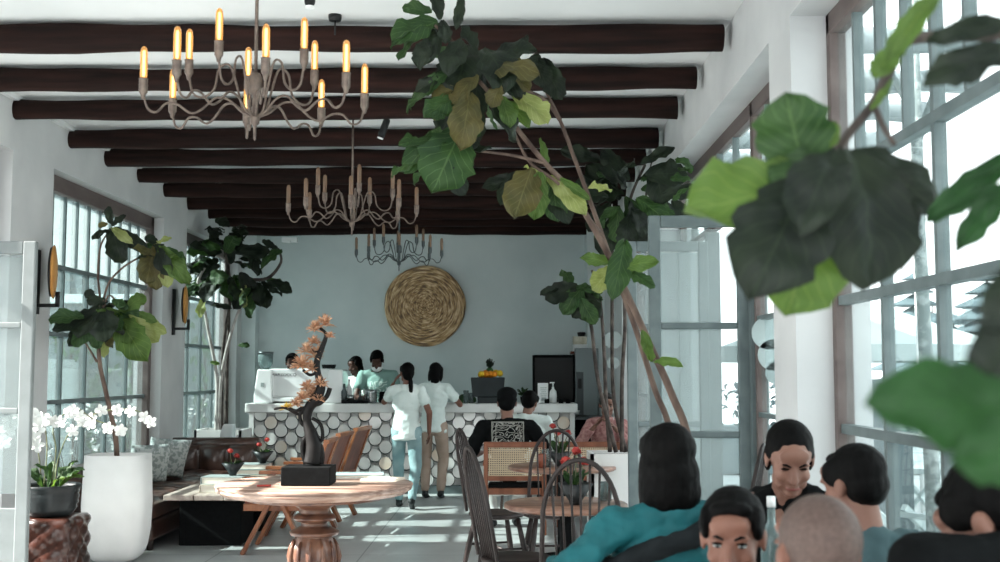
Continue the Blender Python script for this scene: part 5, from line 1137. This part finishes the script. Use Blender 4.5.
# ---------------------------------------------------------------- people
def ik(a, c, l1, l2, pole):
    a, c = Vector(a), Vector(c); d = c - a; L = min(d.length, (l1 + l2) * .999); u = d.normalized(); c = a + u * L
    x = (l1 * l1 - l2 * l2 + L * L) / (2 * L); h = math.sqrt(max(0, l1 * l1 - x * x)); p = Vector(pole); p = (p - u * p.dot(u)).normalized()
    return a + u * x + p * h, c
def hand(mb, w, d, palm_n, s=1, curl=.4, side=1):
    """wrist w, direction d, palm normal n (towards what is held)"""
    d = Vector(d).normalized(); n = Vector(palm_n); n = (n - d * n.dot(d)).normalized(); x = d.cross(n) * side
    R = Matrix((x, d, n)).transposed()
    mb.ball(w + d * .045 * s, (.038 * s, .05 * s, .014 * s), R, 10, 8)
    for k in range(4):
        b = w + d * .082 * s + x * (-.027 + .018 * k) * s; L = (.068, .078, .072, .055)[k] * s; a = curl * (.7 + .1 * k)
        d1 = (d * math.cos(a) + n * math.sin(a)); d2 = d * math.cos(2 * a) + n * math.sin(2 * a); m_ = b + d1 * L * .55
        mb.cap(b, m_, .0085 * s, .008 * s, 8); mb.cap(m_, m_ + d2 * L * .5, .008 * s, .006 * s, 8)
    b = w + d * .025 * s - x * .03 * s; t1 = b + (d * .6 - x * .7 + n * .4).normalized() * .04 * s
    mb.cap(b, t1, .012 * s, .009 * s, 8); mb.cap(t1, t1 + (d * .9 - x * .15 + n * .5).normalized() * .032 * s, .009 * s, .007 * s, 8)
def head_geo(mb, T, s):
    def B(c, r): mb.ball(T @ (Vector(c) * s), [v * s for v in r], T.to_3x3(), 14, 10)
    B((0, -.012, .03), (.076, .094, .086)); B((0, .025, -.02), (.064, .068, .085)); B((0, .055, -.1), (.03, .028, .022)); B((0, .03, -.085), (.046, .045, .035))
    for q in (-1, 1):
        B((q * .036, .02, -.07), (.026, .045, .035)); B((q * .037, .06, -.028), (.026, .026, .024)); B((q * .03, .08, .026), (.027, .012, .008)); B((q * .079, -.004, -.008), (.008, .02, .031)); B((q * .084, -.012, .003), (.006, .014, .02)); B((q * .011, .094, -.032), (.009, .01, .008))
    B((0, .072, .055), (.055, .02, .03))
    mb.cap(T @ (Vector((0, .086, .012)) * s), T @ (Vector((0, .108, -.03)) * s), .008 * s, .0125 * s, 8)
    B((0, .087, -.062), (.024, .009, .0055)); B((0, .086, -.073), (.021, .01, .007))
def hair_geo(mb, T, s, style):
    def B(c, r, rot=None): mb.ball(T @ (Vector(c) * s), [v * s for v in r], T.to_3x3() @ (rot or Matrix.Identity(3)), 14, 10)
    B((0, -.028, .046), (.085, .096, .086)); B((0, -.05, .0), (.078, .068, .072))
    if style not in ('bald', 'slick'):
        B((0, .035, .09), (.056, .03, .022)); 
        for q in (-1, 1): B((q * .068, .01, .045), (.018, .05, .045))
    if style == 'slick':
        B((0, -.06, -.03), (.055, .05, .06)); [B((q * .074, -.02, .0), (.014, .035, .06)) for q in (-1, 1)]
    if style in ('long', 'longb'):
        B((0, -.055, -.05), (.096, .07, .1)); B((0, -.06, -.1), (.1, .06, .09)); B((0, -.02, .04), (.096, .1, .09)); [B((q * .078, -.01, -.05), (.024, .05, .1)) for q in (-1, 1)]
        if style == 'longb': [B((q * .08, -.02, -.1), (.028, .055, .1)) for q in (-1, 1)]
    if style == 'shag':
        B((0, -.06, -.05), (.08, .05, .085)); [B((q * .078, -.01, -.035), (.02, .045, .085)) for q in (-1, 1)]; B((.02, -.06, -.12), (.06, .04, .06))
    if style == 'pony':
        mb.tube([T @ (Vector(v) * s) for v in ((0, -.1, -.02), (.012, -.125, -.07), (.02, -.12, -.14), (.024, -.115, -.22), (.02, -.11, -.29))], [.028 * s, .026 * s, .03 * s, .024 * s, .012 * s], 10); B((0, -.06, -.03), (.065, .05, .06))
    if style == 'cap':
        mb.lathe  # no extra
        B((0, -.02, .075), (.092, .1, .07)); B((0, -.03, .03), (.093, .1, .05)); B((.02, .08, .065), (.07, .07, .015))
    if style == 'bun': B((0, -.1, .06), (.035, .035, .035)); B((0, -.06, -.03), (.06, .045, .05))
def person(name_label, loc, rz, pose='stand', s=1.0, lean=0, yaw=0, nod=0, tilt=0, hands=None, feet=None, skin='skin', hairm='hair', hair='short', top='whitecloth', bottom='bluejeans', sleeve=.5, female=False, seat=.46, face=False, shoe='shoe', legs=True, elbows=None, hem=0, detail=.008, mask=None, wide=1.0, head=None, shrug=0):
    Rl = Matrix.Rotation(-lean, 3, 'X'); up = Rl @ Vector((0, 0, 1)); fw = Rl @ Vector((0, 1, 0))
    Rh = Matrix.Rotation(yaw, 3, 'Z') @ Matrix.Rotation(-nod, 3, 'X') @ Matrix.Rotation(tilt, 3, 'Y')
    if head is not None:      # target of the head centre in the room: (px, py, Y)
        H = at(*head); off = (up * .54 + fw * .015 + Rh @ Vector((0, .012, .12)))
        if pose == 'stand': s = H.z / (.93 + off.z)
        else: seat = H.z - off.z * s - .09
        o2 = Matrix.Rotation(rz, 3, 'Z') @ (off * s); loc = (H.x - o2.x, H.y - o2.y, 0)
    t = thing('person', name_label, 'person', loc, rz); t['_seat'] = seat
    pz = .93 * s if pose == 'stand' else seat + .09
    pel = Vector((0, 0, pz))
    def U(x, y, z): return pel + Rl @ Vector((x * s, y * s, z * s))
    nb = U(0, -.005, .50); hj = nb + (up * .04 + fw * .02) * s
    hc = hj + Rh @ Vector((0, .012, .12)) * s; T = Matrix.Translation(hc) @ Rh.to_4x4()
    shw = (.168 if female else .19) * wide
    sh = {1: U(shw, 0, .445 + shrug), -1: U(-shw, 0, .445 + shrug)}
    hp = {1: pel + Vector((.09 * s, 0, -.02)), -1: pel + Vector((-.09 * s, 0, -.02))}
    hands = hands or {}; feet = feet or {}; J = {}
    for q in (1, -1):
        hd = hands.get(q, (Vector((q * .25, .02, pz - .18 * s)) if pose == 'stand' else Vector((q * .16, .34, pz + .16))))
        el, wr = ik(sh[q], hd, .29 * s, .26 * s, (elbows or {}).get(q, Vector((q * .6, -.8, -.5))))
        J['el', q], J['wr', q] = el, wr
        ft = feet.get(q, Vector((q * .1 * s, 0, .09)) if pose == 'stand' else Vector((q * .12, .3, .09)))
        kn, an = ik(hp[q], ft, .43 * s, .42 * s, Vector((q * .15, 1, .3)))
        J['kn', q], J['an', q] = kn, an
    mb = MB()
    head_geo(mb, T, s); mb.cap(nb - up * .03 * s, T @ Vector((0, -.02 * s, -.05 * s)), .056 * s * (.9 if female else 1.05), .05 * s, 14)
    mb.ball(U(0, 0, .32), (.15 * s * wide, .1 * s, .17 * s), Rl); mb.ball(U(0, 0, .1), (.125 * s * wide, .095 * s, .16 * s), Rl); mb.ball(pel, (.14 * s, .1 * s, .11 * s)); mb.cap(sh[1], sh[-1], .052 * s, .052 * s)
    mb.cap(U(.06, 0, .47), sh[1], .05 * s, .05 * s); mb.cap(U(-.06, 0, .47), sh[-1], .05 * s, .05 * s)
    for q in (1, -1):
        mb.cap(sh[q], J['el', q], .047 * s, .037 * s); mb.cap(J['el', q], J['wr', q], .038 * s, .025 * s); 
        d = (J['wr', q] - J['el', q]).normalized(); hand(mb, J['wr', q] + d * .01, d, Vector((-q * .9, .1, -.3)) if pose == 'stand' else Vector((0, 0, -1)), s, .35, q)
        if legs: mb.cap(hp[q], J['kn', q], .078 * s, .054 * s); mb.cap(J['kn', q], J['an', q], .053 * s, .036 * s)
    body = blob(mb, 'body', M[skin], t, detail, 3)
    # top garment
    mb = MB(); g = .016
    mb.ball(U(0, 0, .31), ((.163 * wide) * s + g, .112 * s + g, .17 * s), Rl, 18, 12); mb.ball(U(0, 0, .1), (.14 * s * wide + g, .105 * s + g, .17 * s), Rl, 18, 12)
    if pose == 'stand': mb.rings([[U(0, 0, z) + Rl @ Vector((a_ * s * math.cos(k), b_ * s * math.sin(k), 0)) for k in [2 * PI * j / 28 for j in range(28)]] for z, a_, b_ in ((.22, .14, .1), (.1, .152, .118), (0, .165, .13), (-.1 - hem, .175, .142), (-.115 - hem, .165, .13))])
    else: mb.ball(pel + Vector((0, 0, .03)), (.155 * s + g, .125 * s, .12 * s), None, 18, 12)
    mb.cap(sh[1], sh[-1], .06 * s + g * .4, .06 * s + g * .4, 14); mb.cap(nb - up * .07 * s, nb - up * .015 * s, .078 * s, .066 * s, 16); [mb.cap(U(q * .055, -.01, .475), sh[q], .055 * s, .06 * s + g * .3, 14) for q in (1, -1)]
    for q in (1, -1):
        if sleeve <= 1: e = sh[q].lerp(J['el', q], sleeve); mb.cap(sh[q], e, .058 * s + g * .6, .056 * s + g * .6, 14)
        else: mb.cap(sh[q], J['el', q], .056 * s + g * .5, .05 * s + g * .4, 14); mb.cap(J['el', q], J['el', q].lerp(J['wr', q], sleeve - 1), .05 * s + g * .4, .036 * s + g * .3, 14)
    blob(mb, 'shirt', M[top] if isinstance(top, str) else top, t, max(detail, .009), 3, .03 if detail >= .008 else .055, .1)
    # trousers
    if legs:
        mb = MB(); mb.ball(pel + Vector((0, -.005, -.03)), (.15 * s, .108 * s, .12 * s), None, 18, 12)
        for q in (1, -1):
            mb.ball(hp[q] + Vector((0, -.03, -.04)), (.082 * s, .082 * s, .1 * s)); mb.cap(hp[q], J['kn', q], .096 * s, .072 * s, 16); mb.cap(J['kn', q], J['kn', q].lerp(J['an', q], .93), .07 * s, .056 * s, 16)
        blob(mb, 'trousers', M[bottom], t, .011, 3, .022, .12)
        for q in (1, -1):
            an = J['an', q]; tw = (J['kn', q] - an).normalized(); fwd = Vector((0, 1, 0)); fwd = (fwd - tw * fwd.dot(tw) * .8).normalized() if pose == 'stand' else fwd
            mb = MB(); toe = an + fwd * .15 * s - tw * .055; heel = an - fwd * .04 * s - tw * .05
            mb.cap(heel, toe, .036 * s, .034 * s, 12); mb.cap(an + tw * .01, an - tw * .03 + fwd * .04, .042 * s, .04 * s, 12)
            blob(mb, 'shoe', M[shoe], t, .009, 2)
    mb = MB(); hair_geo(mb, T, s, hair)
    if hair != 'bald': blob(mb, 'cap' if hair == 'cap' else 'hair', M['blackcloth'] if hair == 'cap' else M[hairm], t, .006, 3, 0 if hair == 'slick' else .005, .02)
    else:
        mb.bm.free(); mb = MB(); mb.ball(T @ (Vector((0, -.018, .034)) * s), [v * s for v in (.0785, .0965, .0875)], T.to_3x3(), 20, 14); blob(mb, 'shaved_hair', M['scalp'], t, .007, 2)
    if hair == 'cap': mb = MB(); mb.ball(T @ (Vector((0, -.04, .0)) * s), [v * s for v in (.08, .07, .055)], T.to_3x3()); blob(mb, 'hair', M[hairm], t, .008, 2)
    if face:
        for q in (-1, 1):
            e = MB().ball(T @ (Vector((q * .031, .0795, .006)) * s), [v * s for v in (.0125, .007, .0035)], T.to_3x3()).build('eye', M['bookgrey'] if face != 'down' else M['skin'], t)
            if face != 'down': MB().ball(T @ (Vector((q * .031, .0865, .005)) * s), [v * s for v in (.0055, .003, .0035)], T.to_3x3()).build('iris', M['black'], e)
            MB().ball(T @ (Vector((q * .031, .083, .0125)) * s), [v * s for v in (.016, .0065, .0028)], T.to_3x3()).build('eyelid', M['hair'], e)
            MB().tube([T @ (Vector((q * x, y, z)) * s) for x, y, z in ((.014, .094, .026), (.03, .093, .034), (.048, .078, .028))], [.003 * s, .0045 * s, .002 * s], 6).build('eyebrow', M['hair'], t)
        MB().tube([T @ (Vector((x, .093 - abs(x) * .25, -.066 - abs(x) * .03)) * s) for x in (-.024, -.012, 0, .012, .024)], [.003 * s, .0055 * s, .006 * s, .0055 * s, .003 * s], 6).build('lips', mat('lips', c='7A4540', rough=.5), t)
    if mask:
        mb = MB(); mb.ball(T @ (Vector((0, .045, -.06)) * s), [v * s for v in (.072, .072, .05)], T.to_3x3()); blob(mb, 'face_mask', M['white'], t, .007, 2)
    return t, T, J
# women at the bar
f1 = atz(406, 507, .0)
person('woman seen from behind with a long braid, pale tee and blue jeans', (f1.x, f1.y, 0), -.02, 'stand', .96, head=(407, 373, f1.y), lean=.02, yaw=.35, nod=-.05, hands={-1: Vector((-.17, .13, 1.36)), 1: Vector((.25, .04, .83))}, feet={1: Vector((.09, -.24, .12)), -1: Vector((-.09, .08, .08))}, skin='skin', hair='pony', top='whitecloth', bottom='bluejeans', female=True, elbows={-1: Vector((-.35, -.15, -1.0))}, hem=.02)
f2 = atz(436, 489, .0)
person('woman with loose dark hair, pale tee and beige trousers, leaning on the bar', (f2.x, f2.y - .05, 0), -.12, 'stand', .98, head=(436, 373, 14.02), lean=.14, yaw=-.15, nod=.35, hands={1: Vector((.2, .42, 1.16)), -1: Vector((-.12, .44, 1.17))}, skin='skin', hair='shag', top='whitecloth', bottom='beigecloth', female=True, hem=.0)
# baristas
pm = printmat('greentee', '7F9D96', 'C9D8D3', -.13, .13, 1.12, 1.38, 9, front=True, frame=False)
g0 = at(377, 366, 15.45)
person('barista behind the bar in a grey-green printed tee and white face mask, head bowed', (g0.x, 15.25, 0), PI, 'stand', 1.02, head=(377, 361, 15.2), lean=.08, nod=.7, hands={1: Vector((.16, .4, 1.16)), -1: Vector((-.16, .4, 1.16))}, skin='skindark', hair='short', top=pm, bottom='blackcloth', mask=True, legs=True)
g1 = at(355, 372, 15.5)
person('barista in a white top standing beside the espresso machine, seen in profile', (g1.x, 15.5, 0), PI / 2 + .9, 'stand', .98, head=(355, 366, 15.45), lean=.1, nod=.3, hands={1: Vector((.16, .36, 1.12)), -1: Vector((-.1, .36, 1.12))}, skin='skindark', hair='shag', top='whitecloth', bottom='blackcloth')
g2 = at(292, 366, 15.6)
person('barista mostly hidden behind the white espresso machine, only the head showing', (g2.x, 15.55, 0), PI + .1, 'stand', .97, head=(292, 363, 15.5), nod=.25, skin='skindark', hair='short', top='blackcloth', bottom='blackcloth')
# bandana man on cane chair
pm2 = printmat('blacktee', '0E1011', 'A4A49E', -.155, .155, .76, 1.03, 15)
b0 = at(506, 400, 11.05)
person('man in dark cap and black tee with white square back print, on a cane chair', (b0.x, 11.05, 0), .08, 'sit', 1.08, head=(507, 403, 11.1), lean=.03, yaw=-.1, hands={-1: Vector((-.24, .2, .72)), 1: Vector((.26, .25, .78))}, skin='skinpale', hair='cap', top=pm2, bottom='whitejeans', sleeve=.8, seat=.47, wide=1.12)
w0 = at(531, 400, 12.3)
person('diner in a white shirt with dark hair, mostly hidden behind the capped man', (w0.x - .16, 12.1, 0), -.15, 'sit', .98, head=(530, 402, 12.3), lean=.12, yaw=-.3, tilt=.25, hands={1: Vector((.1, .4, .78)), -1: Vector((-.35, .3, .74))}, skin='skinpale', hair='short', top='whitecloth', bottom='greycloth', sleeve=1.5, wide=1.15)
mb = MB(); st = thing('bar_side_stool', 'plain dark stool under the diner in the white shirt', 'stool', (w0.x - .16, 12.08, 0))
MB().box((0, 0, .435), (.36, .36, .04)).build('seat', M['darkwood'], st)
for a in (-1, 1):
    for c in (-1, 1): MB().bar((a * .13, c * .13, .43), (a * .16, c * .16, 0), .03).build('leg', M['darkwood'], st)
k0 = at(607, 405, 12.0)
person('woman in a pink patterned blouse facing the camera behind the thin fig trunks', (k0.x + .03, 12.0, 0), PI - .15, 'sit', .97, head=(607, 405, 12.0), lean=.05, nod=.25, yaw=.2, hands={1: Vector((.1, .3, .95)), -1: Vector((-.1, .3, .93))}, skin='skinpale', hairm='hairbrown', hair='bun', top='pinkcloth', bottom='greycloth', sleeve=1.7, female=True, face=True)
st2 = copy_thing(st, (k0.x + .03, 12.0, 0), 0, 'plain dark stool under the woman in the pink blouse')
# near diners
def stool(loc, label, h=.46):
    t = thing('wooden_stool', label, 'stool', loc); MB().lathe([(0, h - .04), (.17, h - .04), (.18, h - .02), (.175, h), (0, h)], 24).build('seat', M['chairwood'], t)
    for k in range(4):
        a = PI / 4 + k * PI / 2; MB().tube([(.1 * math.cos(a), .1 * math.sin(a), h - .03), (.17 * math.cos(a), .17 * math.sin(a), 0)], .014, 8).build('leg', M['chairwood'], t)
t0 = at(668, 460, 3.85)
_, T_, J_ = person('woman seen from behind in a teal blouse with straight black shoulder-length hair', (t0.x, 3.8, 0), .22, 'sit', .95, head=(666, 460, 3.8), lean=-.02, yaw=.1, nod=.02, hands={-1: Vector((-.34, .14, .86)), 1: Vector((.22, .3, .8))}, skin='skinpale', hair='longb', top='tealcloth', bottom='blackcloth', sleeve=1.85, female=True, seat=.58, elbows={-1: Vector((-.6, -.7, -.3))}, detail=.007, wide=1.12)
pt_ = bpy.data.objects.new
mb = MB(); R0_ = [(-.36, -.1, 1.0 - .0), (-.2, -.19, .99), (-.02, -.2, 1.06), (.12, -.17, 1.12), (.22, -.05, 1.17)]
zz_ = _['_seat'] + .09; mb.tube(smooth_path([(-.21, .08, zz_ + .26), (-.2, -.08, zz_ + .31), (-.1, -.13, zz_ + .36), (.03, -.135, zz_ + .40), (.13, -.12, zz_ + .45), (.18, -.03, zz_ + .48), (.19, .07, zz_ + .44)], 4), .036, 10)
blob(mb, 'grey_shawl', M['greycloth'], _, .01, 3, .03, .08)
stool((_.location.x, _.location.y, 0), 'round wooden stool under the woman in teal', _['_seat'] - .03)
m0 = at(793, 452, 4.4)
_, T_, J_ = person('man in a black tee with slicked-back black hair looking down, facing the camera', (m0.x, 4.42, 0), PI - .12, 'sit', 1.02, head=(790, 459, 4.2), lean=.2, nod=.5, yaw=.06, hands={1: Vector((.14, .26, .8)), -1: Vector((-.14, .26, .8))}, skin='skinpale', hair='slick', top='blackcloth', bottom='blackcloth', sleeve=.85, seat=.53, face='down', detail=.006, wide=1.12)
stool((_.location.x, _.location.y, 0), 'round wooden stool under the man in black facing the camera', _['_seat'] - .03)
n0 = at(855, 470, 3.4)
_, T_, J_ = person('person seen from behind in a grey-teal tee with short black hair, by the window', (n0.x, 3.34, 0), .35, 'sit', .93, head=(853, 486, 3.4), lean=.05, yaw=.3, nod=.2, skin='skinpale', hair='short', top='greyteal', bottom='blackcloth', sleeve=.8, seat=.47, detail=.007, hands={1: Vector((.16, .3, .79)), -1: Vector((-.16, .3, .79))}, wide=1.05)
stool((_.location.x, _.location.y, 0), 'round wooden stool under the person in the grey-teal tee', _['_seat'] - .03)
c0_ = at(731, 545, 2.85)
_, T_, J_ = person('young person with black hair, face turned to the camera, cut off at the bottom edge', (c0_.x, 2.95, 0), PI - .3, 'sit', .92, head=(733, 538, 2.85), lean=.05, nod=.2, skin='skin', hair='short', top='blackcloth', bottom='blackcloth', seat=.40, face=True, detail=.006)
stool((_.location.x, _.location.y, 0), 'round wooden stool under the young person facing the camera', _['_seat'] - .03)
d0 = at(817, 550, 2.25)
_, T_, J_ = person('man with a shaved head seen from behind, closest to the camera at the bottom edge', (d0.x, 2.2, 0), .1, 'sit', .95, head=(817, 556, 2.2), lean=.05, yaw=.1, nod=.1, skin='skin', hair='bald', top='greycloth', bottom='blackcloth', seat=.42, detail=.006)
stool((_.location.x, _.location.y, 0), 'round wooden stool under the man with the shaved head', _['_seat'] - .03)
e0 = at(985, 545, 2.55)
_, T_, J_ = person('person in a black top leaning forward with a patterned lanyard at the right edge', (e0.x - .16, 2.6, 0), .15, 'sit', 1.05, shrug=.1, head=(992, 522, 2.5), lean=.3, yaw=.7, nod=.7, skin='skinpale', hair='short', top='blackcloth', bottom='blackcloth', seat=.36, sleeve=1.8, detail=.008, hands={1: Vector((.14, .45, .7)), -1: Vector((-.14, .45, .7))}, wide=1.35)
lan = mat('lanyard', c='B9C3E0', c2='4A5568', scale=70, rough=.6)
zq = _['_seat'] - .36 - .09; z9 = _['_seat'] + .09; MB().tube([(-.075, .14, z9 + .5), (-.09, .25, z9 + .42), (-.07, .3, z9 + .28), (-.02, .3, z9 + .12)], .012, 8, flat=(1, .5)).build('lanyard', lan, _)
stool((_.location.x, _.location.y, 0), 'round wooden stool under the person in black at the right edge', _['_seat'] - .03)
for o in bpy.data.objects:
    if '_seat' in o: del o['_seat']
